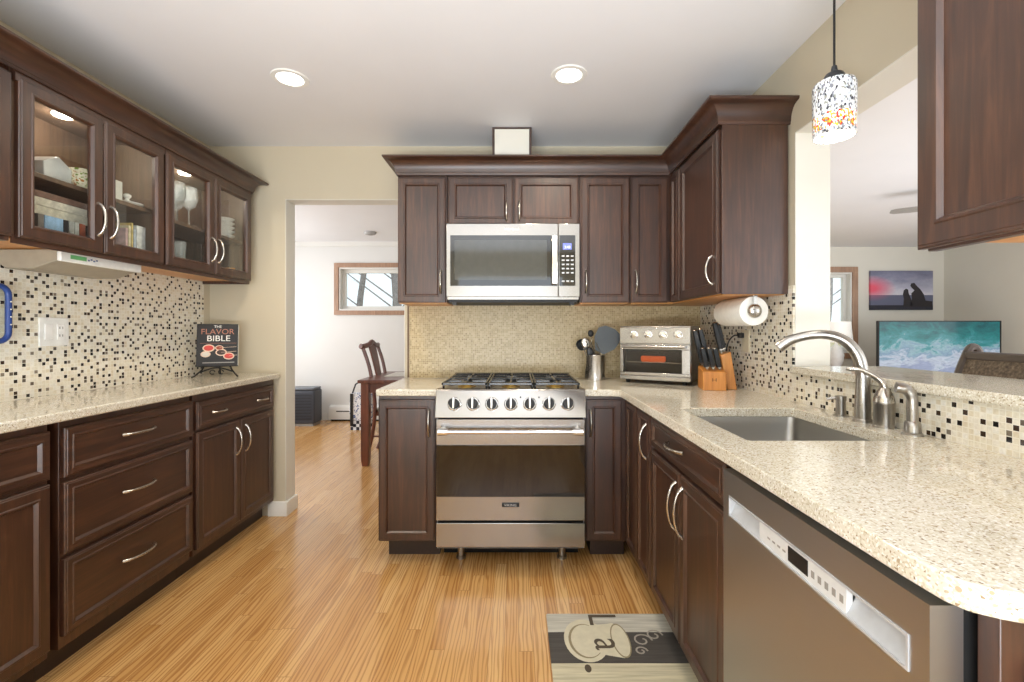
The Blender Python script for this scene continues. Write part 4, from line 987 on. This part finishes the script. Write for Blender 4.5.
b = B(); b.prism(rrect(.125, .655, 1.2, 1.97, .008), lambda u, v, w_: (u, v, w_), .0005, .009)
Z0 = .0098
def flat(pts, k, z=Z0):
    b.mi = k; b.face([b.bm.verts.new((x, y, z)) for x, y in pts])
def ell(cx, cy, rx, ry, k, z=Z0, rot=0, n=30): flat([(cx+rx*math.cos(i*2*PI/n)*math.cos(rot)-ry*math.sin(i*2*PI/n)*math.sin(rot), cy+rx*math.cos(i*2*PI/n)*math.sin(rot)+ry*math.sin(i*2*PI/n)*math.cos(rot)) for i in range(n)], k, z)
ell(.27, 1.805, .085, .125, 2, Z0); ell(.268, 1.80, .066, .10, 3, Z0+.0003); ell(.272, 1.80, .06, .094, 2, Z0+.0006)
flat([(.285, 1.885), (.395, 1.905), (.42, 1.80), (.40, 1.70), (.32, 1.72), (.275, 1.79)], 2, Z0+.0009)
ell(.405, 1.80, .036, .10, 3, Z0+.0012); ell(.405, 1.80, .031, .092, 2, Z0+.0015)
for cx_, cy_, r_ in ((.49, 1.80, .04), (.545, 1.83, .035), (.47, 1.74, .025)):
    b.mi = 4; b.tube([(cx_+r_*(1-k*.05)*math.cos(k*.5), cy_+r_*(1-k*.05)*math.sin(k*.5), Z0) for k in range(16)], .004, 6, squash=.1)
ell(.255, 1.65, .012, .02, 5, Z0)
b.mi = 1
ft = lambda u, v, w_: Vector((.352+v, 1.90-u, Z0+.002+w_))
b.text('L', .17, lambda u, v, w_: ft(u-.03, v, w_), depth=.0004)
b.mi = 1; b.text('a', .17, lambda u, v, w_: ft(u+.125, v*1.0, w_), depth=.0004)
tag(obj('kitchen_mat', b, [mm, ink, cupc, cupd, sw, ink], norm=False), 'plank-patterned kitchen mat with a coffee cup print on the oak floor', 'mat')

# ---------------------------------------------------------------- dining room
t = thing('dehumidifier', 'dark slate dehumidifier on the dining room floor by the far wall', 'dehumidifier', (-2.72, 5.98, 0))
obj('body', bx(-2.95, -2.59, 5.88, 6.12, .03, .46), M['slate'], t, .02)
obj('top', bx(-2.94, -2.60, 5.875, 6.115, .46, .49), plain('grey_lid', srgb(104, 110, 118), .4), t, .012)
b = B()
for i in range(9): b.box(-2.92, -2.63, 5.868, 5.88, .09+i*.038, .105+i*.038)
obj('grille', b, plain('slate_dark', srgb(44, 47, 55), .5), t)
obj('base', bx(-2.93, -2.61, 5.89, 6.1, 0, .03), M['grey'], t)
t = thing('baseboard_heater', 'long white baseboard heater along the far dining room wall', 'heater', (-1.2, 6.26, 0))
b = B(); b.prism([(6.3, .02), (6.235, .02), (6.235, .15), (6.25, .19), (6.3, .21)], lambda u, v, w_: (w_, u, v), -2.55, 1.2); obj('cover', b, M['base'], t, .002)
obj('slot', bx(-2.45, 1.1, 6.231, 6.236, .125, .138), M['iron'], t)
obj('lower_slot', bx(-2.53, 1.19, 6.25, 6.3, 0, .022), M['dark'], t)
t = thing('dining_table', 'mahogany dining table with thick square legs seen past the counter', 'dining table', (-.6, 4.55, 0))
obj('tabletop', bx(-1.425, .3, 4.10, 5.0, .752, .782), M['chairw'], t, .006)
b = B()
for a_ in ((-1.38, .25, 4.16, 4.18), (-1.38, .25, 4.92, 4.94)): b.box(a_[0], a_[1], a_[2], a_[3], .66, .752)
b.box(-1.38, -1.36, 4.18, 4.92, .66, .752); b.box(.23, .25, 4.18, 4.92, .66, .752); obj('apron', b, M['chairw'], t)
for x, y in ((-1.37, 4.17), (-1.37, 4.93), (.24, 4.17), (.24, 4.93)):
    b = B(); b.loft([[(x+s*q, y+r*q, z) for s, r in ((-1, -1), (1, -1), (1, 1), (-1, 1))] for z, q in ((0, .026), (.05, .034), (.10, .036), (.66, .036), (.752, .036))]); obj('leg', b, M['chairw'], t, .004)
obj_pl = bx(-1.28, -.75, 4.42, 4.86, .7825, .786)
tag(obj('placemat', obj_pl, M['paper']), 'white placemat lying on the mahogany dining table', 'placemat')
# dining chair at the table end, facing +x
t = thing('dining_chair', 'mahogany dining chair with curved splat back at the table end', 'chair', (-1.20, 4.62, 0), math.radians(-3))
def seatp(x, y, z): return (x, y, z)
for s_ in (-1, 1):
    b = B(); b.tube(catmull([(-.26, s_*.155, 0), (-.20, s_*.17, .18), (-.165, s_*.18, .42), (-.17, s_*.19, .62), (-.215, s_*.20, .88), (-.275, s_*.205, 1.06)]), [.018]*26, 8); obj('rear_leg', b, M['chairw'], t, local=True)
    b = B(); b.tube(catmull([(.22, s_*.2, 0), (.215, s_*.2, .2), (.205, s_*.2, .43)]), [.017]*5+[.02]*5+[.022], 8); obj('front_leg', b, M['chairw'], t, local=True)
b = B(); b.tube(catmull([(-.285, -.235, 1.075), (-.275, -.2, 1.07), (-.265, -.08, 1.085), (-.262, 0, 1.11), (-.265, .08, 1.085), (-.275, .2, 1.07), (-.285, .235, 1.075)]), .022, 10, squash=1.2); obj('crest_rail', b, M['chairw'], t, local=True)
b = B(); b.loft([[(x-.008, -h_, z), (x+.008, -h_, z), (x+.008, h_, z), (x-.008, h_, z)] for x, z, h_ in ((-.155, .46, .06), (-.16, .58, .05), (-.185, .75, .06), (-.23, .95, .075), (-.262, 1.08, .085))]); obj('splat', b, M['chairw'], t, local=True)
b = B(); b.loft([[(-.18, -.18, z), (.23, -.225, z), (.23, .225, z), (-.18, .18, z)] for z in (.40, .445)]); obj('seat_frame', b, M['chairw'], t, .006, local=True)
b = B(); b.loft([[(-.165, -.165, .446), (.215, -.205, .446), (.215, .205, .446), (-.165, .165, .446)], [(-.16, -.16, .475), (.21, -.2, .475), (.21, .2, .475), (-.16, .16, .475)]]); obj('seat', b, plain('seat_fabric', srgb(180, 170, 150), .8), t, .012, local=True)
b = B(); b.cyl((-.19, -.17, .2), (.21, -.2, .2), .009, n=8); b.cyl((-.19, .17, .2), (.21, .2, .2), .009, n=8); obj('stretcher', b, M['chairw'], t, local=True)
# tote bag
a = N('patterned_cloth'); f_ = a.noise(a.obj(), 26, 2, .5, 1.2); a.base(a.ramp(f_, [(.40, srgb(90, 110, 160)), (.47, srgb(236, 238, 242)), (.62, srgb(240, 241, 244)), (.68, srgb(110, 120, 140))])); a.rough(.8); bagm = a.m
a = N('checkered_cloth'); ck = a.n('TexChecker'); a.l(a.obj(), ck.inputs[0]); ck.inputs['Scale'].default_value = 26; ck.inputs[1].default_value = srgb(30, 32, 44); ck.inputs[2].default_value = srgb(230, 232, 236); a.base(ck.outputs[0]); a.rough(.8); chk = a.m
t = thing('tote_bag', 'white and blue tote bag with black straps behind the dining table', 'bag', (-1.94, 5.72, 0))
b = B(); b.loft([rr(-2.06-q, -1.80+q, 5.66-q*.5, 5.80+q*.5, .04, z) for z, q in ((.12, .0), (.22, .012), (.34, .01), (.45, -.005))]); obj('body', b, bagm, t)
b = B(); b.loft([rr(-2.06, -1.80, 5.66, 5.80, .04, z) for z in (0.0, .12)]); obj('base', b, chk, t)
b = B()
for x in (-2.05, -1.86): b.box(x, x+.035, 5.646, 5.66, .05, .45)
b.tube([(-2.035, 5.69, .45), (-2.0, 5.70, .56), (-1.93, 5.70, .60), (-1.87, 5.70, .56), (-1.845, 5.69, .45)], .010, 8); obj('strap', b, M['black'], t)
t = thing('smoke_detector', 'small grey smoke detector on the dining room ceiling', 'smoke detector', (-1.81, 5.67, H))
b = B(); b.lathe([(.075, 0), (.075, -.012), (.06, -.03), (.001, -.034)], (-1.81, 5.67, H), 26, cap1=False); obj('case', b, plain('detector_grey', srgb(176, 176, 176), .5), t)
b = B(); b.lathe([(.03, -.033), (.03, -.037), (.001, -.038)], (-1.81, 5.67, H), 20, cap1=False); obj('button', b, M['grey'], t)

# ---------------------------------------------------------------- living room
a = N('sea_picture'); s = a.n('SeparateXYZ'); a.l(a.obj(), s.inputs[0])
nn = a.noise(a.mapping(a.obj(), (1.6, 1, 3)), 2.2, 7, .65, .6); fine = a.noise(a.mapping(a.obj(), (3, 1, 9)), 6, 6, .7, .5)
h = a.math('ADD', a.math('MULTIPLY', a.math('SUBTRACT', 1.34-.55, s.outputs[2]), 1.55), a.math('MULTIPLY', a.math('SUBTRACT', nn, .5), 1.3))
sea = a.ramp(h, [(.0, srgb(10, 90, 96)), (.25, srgb(24, 128, 128)), (.42, srgb(70, 150, 156)), (.5, srgb(150, 184, 192)), (.62, srgb(120, 152, 178)), (.75, srgb(196, 204, 216)), (.9, srgb(150, 160, 190))])
sea = a.mix(.5, sea, a.ramp(fine, [(.3, srgb(140, 150, 160)), (.7, (1, 1, 1, 1))]), 'MULTIPLY')
a.base((0.01, .01, .01, 1)); a.l(sea, a.p.inputs['Emission Color']); a.p.inputs['Emission Strength'].default_value = 1.0; a.rough(.15); seam = a.m
t = thing('television', 'flat television showing a teal ocean wave in the living room', 'television', (5.15, 5.62, .55))
obj('casing', bx(4.40, 5.90, 5.60, 5.64, .54, 1.345), M['black'], t, .004)
obj('screen', bx(4.412, 5.875, 5.598, 5.60, .555, 1.333), seam, t)
b = B(); b.box(4.95, 5.35, 5.52, 5.74, .50, .512); b.box(5.08, 5.22, 5.62, 5.65, .512, .62); obj('stand', b, M['black'], t)
t = thing('media_console', 'low dark media console carrying the television', 'console', (5.15, 5.62, 0))
obj('cabinet', bx(4.3, 6.0, 5.42, 5.82, .08, .50), M['chairw'], t, .006)
for x in (4.36, 5.9):
    for y in (5.46, 5.74): obj('leg', bx(x, x+.04, y, y+.04, 0, .08), M['chairw'], t)
for i in range(3): obj('door', bx(4.33+i*.55, 4.86+i*.55, 5.408, 5.42, .11, .47), M['chairw'], t, .003)
# canvas
a = N('sunset_print'); s = a.n('SeparateXYZ'); a.l(a.obj(), s.inputs[0])
u = a.math('DIVIDE', a.math('SUBTRACT', s.outputs[0], 5.11), .90); v = a.math('DIVIDE', a.math('SUBTRACT', s.outputs[2], 1.525), .565)
cl = a.noise(a.mapping(a.obj(), (1, 1, 2.2)), 3.2, 5, .6)
sky = a.ramp(a.math('ADD', v, a.math('MULTIPLY', a.math('SUBTRACT', cl, .5), .7)), [(.3, srgb(222, 222, 230)), (.55, srgb(186, 186, 204)), (.85, srgb(138, 140, 164)), (1, srgb(116, 118, 142))])
du = a.math('MULTIPLY', u, 2.4); dv = a.math('MULTIPLY', a.math('SUBTRACT', v, .55), 3.)
gl = a.math('SUBTRACT', 1., a.math('SQRT', a.math('ADD', a.math('MULTIPLY', du, du), a.math('MULTIPLY', dv, dv))))
gl = a.ramp(gl, [(0, (0, 0, 0, 1)), (.8, (1, 1, 1, 1))])
sky = a.mix(gl, sky, srgb(236, 96, 120))
water = a.mix(a.math('LESS_THAN', v, .38), sky, a.mix(a.math('MULTIPLY', gl, .8), srgb(104, 108, 132), srgb(196, 90, 120)))
water = a.mix(a.math('LESS_THAN', v, .12), water, srgb(44, 44, 56))
a.base(water); a.rough(.7); cm = a.m
b = B(); b.box(5.11, 6.01, 6.645, 6.679, 1.525, 2.09); b.mi = 1
sil = plain('silhouette_ink', srgb(44, 40, 44), .7)
fs = lambda p: b.prism(p, lambda u, v, w_: (5.11+u*.90, 6.6448-w_, 1.525+v*.565), 0, .001)
fs([(.52, .08), (.53, .28), (.515, .40), (.53, .50), (.565, .545), (.60, .52), (.605, .45), (.62, .38), (.64, .30), (.66, .22), (.66, .08)])
fs([(.64, .08), (.66, .30), (.65, .42), (.70, .50), (.66, .56), (.635, .62), (.65, .68), (.70, .69), (.735, .62), (.80, .52), (.85, .40), (.88, .24), (.99, .22), (.99, .08)])
tag(obj('canvas_print', b, [cm, sil]), 'sunset canvas with two silhouettes on the living room wall', 'picture')
# lamp on a side table
t = thing('table_lamp', 'white shaded table lamp before the living room window', 'table lamp', (4.30, 6.2, .70))
b = B(); b.lathe([(.19, 1.07), (.165, 1.345), (.162, 1.345), (.187, 1.07), (.19, 1.07)], (4.30, 6.2, 0), 30, cap0=False, cap1=False); obj('lamp_shade', b, emit('lamp_shade_glow', (.95, .92, .86, 1), .35), t)
b = B(); b.lathe([(.09, .7005), (.09, .72), (.05, .74), (.085, .82), (.095, .90), (.06, 1.0), (.02, 1.04), (.012, 1.12), (.012, 1.2)], (4.30, 6.2, 0), 26); obj('base', b, M['porc'], t)
b = B(); b.cyl((4.14, 6.2, 1.2), (4.46, 6.2, 1.2), .004, n=6); obj('shade_ring', b, M['nickel'], t)
t = thing('side_table', 'small wooden side table under the white shaded lamp', 'side table', (4.30, 6.2, 0))
obj('tabletop', bx(4.0, 4.6, 5.93, 6.47, .67, .70), M['trimw'], t, .004)
for x in (4.03, 4.53):
    for y in (5.96, 6.40): obj('leg', bx(x, x+.04, y, y+.04, 0, .67), M['trimw'], t)
# bar stool behind the ledge, facing -x
a = N('woven_back'); wv = a.n('TexNoise'); a.l(a.mapping(a.obj(), (1, 60, 60)), wv.inputs['Vector']); wv.inputs['Scale'].default_value = 1.5; wv.inputs['Detail'].default_value = 5
a.base(a.ramp(wv.outputs['Fac'], [(.3, srgb(74, 62, 52)), (.55, srgb(112, 98, 84)), (.75, srgb(146, 132, 114))])); a.rough(.6); a.bump(wv.outputs['Fac'], .5, .004); wov = a.m
gr = plain('bronze_grey_frame', srgb(96, 88, 84), .4, .3)
t = thing('bar_stool', 'grey framed bar stool with woven back behind the quartz ledge', 'bar stool', (1.86, 1.93, 0), math.radians(-4))
for s_ in (-1, 1):
    b = B(); b.tube(catmull([(.2, s_*.21, 0), (.17, s_*.22, .4), (.165, s_*.235, .72), (.185, s_*.25, .95), (.245, s_*.255, 1.12), (.275, s_*.255, 1.145), (.295, s_*.255, 1.12), (.285, s_*.255, 1.10)]), .017, 8); obj('rear_post', b, gr, t, local=True)
    b = B(); b.tube([(-.2, s_*.2, 0), (-.19, s_*.2, .68)], .018, 8); obj('front_leg', b, gr, t, local=True)
b = B(); b.box(.225, .262, -.25, .25, 1.085, 1.125); obj('top_rail', b, gr, t, .008, local=True)
b = B(); b.loft([[(x-.012, -.24, z), (x+.012, -.24, z), (x+.012, .24, z), (x-.012, .24, z)] for x, z in ((.17, .80), (.19, .95), (.24, 1.09))]); obj('back_panel', b, wov, t, local=True)
b = B(); b.box(-.22, .19, -.23, .23, .68, .74); obj('seat', b, wov, t, .02, local=True)
b = B(); b.cyl((-.19, -.2, .25), (-.19, .2, .25), .012, n=8); b.cyl((.18, -.215, .3), (.18, .215, .3), .012, n=8); obj('foot_rail', b, gr, t, local=True)
# ceiling fan
t = thing('ceiling_fan', 'ceiling fan blade tip showing past the near cabinet in the living room', 'ceiling fan', (3.92, 3.75, 2.28))
b = B(); b.lathe([(.10, 2.22), (.11, 2.25), (.10, 2.31), (.03, 2.34), (.015, 2.35), (.015, 2.40), (.06, 2.42), (.065, 2.44)], (3.92, 3.75, 0), 26); obj('motor', b, gr, t)
for k in range(5):
    a_ = math.radians(150+72*k); R_ = Matrix.Translation((3.92, 3.75, 2.28)) @ Matrix.Rotation(a_, 4, 'Z') @ Matrix.Rotation(.12, 4, 'X')
    b = B(); b.loft([[R_ @ Vector((x, -h_, -.004)), R_ @ Vector((x, h_, -.004)), R_ @ Vector((x, h_, .004)), R_ @ Vector((x, -h_, .004))] for x, h_ in ((.1, .03), (.2, .055), (.55, .065), (.66, .055), (.69, .03))]); obj('blade', b, M['grey'], t)

# ---------------------------------------------------------------- outdoors
a = N('leaf_litter'); f_ = a.noise(a.obj(), 1.2, 6, .65); a.base(a.ramp(f_, [(.3, srgb(168, 152, 112)), (.55, srgb(206, 192, 150)), (.75, srgb(150, 150, 104))])); a.rough(.9)
o = obj('ground', bx(-40, 60, 7.2, 80, -.9, -.6), a.m); o['kind'] = 'structure'
bark = plain('grey_bark', srgb(140, 134, 132), .9, 0, .3, 12)
def tree(x, y, r, h, lean, seed):
    rr_ = random.Random(seed)
    t = thing('bare_tree', 'bare grey tree standing outside the window', 'tree', (x, y, -.6), 0, 'bare trees outside the windows')
    top = Vector((x+lean*h, y, -.6+h)); base = Vector((x, y, -.6))
    pt = lambda s: base.lerp(top, s)+Vector((.12*math.sin(s*7+seed), 0, 0))
    b = B(); b.tube([pt(i/8) for i in range(9)], [r*(1.15-.8*i/8) for i in range(9)], 10); obj('trunk', b, bark, t)
    b = B()
    for k in range(16):
        s_ = rr_.uniform(.3, .95); p = pt(s_); a_ = rr_.choice((-1, 1)); L = rr_.uniform(.8, 2.2)
        q = p+Vector((a_*L*.6, rr_.uniform(-.3, .3), L*.45)); e = q+Vector((a_*L*.3, 0, L*.5))
        b.tube([p, q, e], [r*.2, r*.11, r*.04], 6)
        for m in range(2):
            w_ = p.lerp(q, rr_.uniform(.4, 1)); b.tube([w_, w_+Vector((a_*rr_.uniform(.1, .7), 0, rr_.uniform(.2, .8)))], [r*.08, r*.03], 5)
    obj('branches', b, bark, t)
for args in ((-3.75, 11, .085, 7, .03, 3), (-3.05, 11.6, .085, 7, -.05, 5), (-2.62, 10.4, .095, 7, .01, 8), (-2.0, 12.2, .085, 7, .04, 11), (7.0, 11, .075, 7, .03, 13), (8.0, 11.8, .07, 7, -.02, 17)): tree(*args)
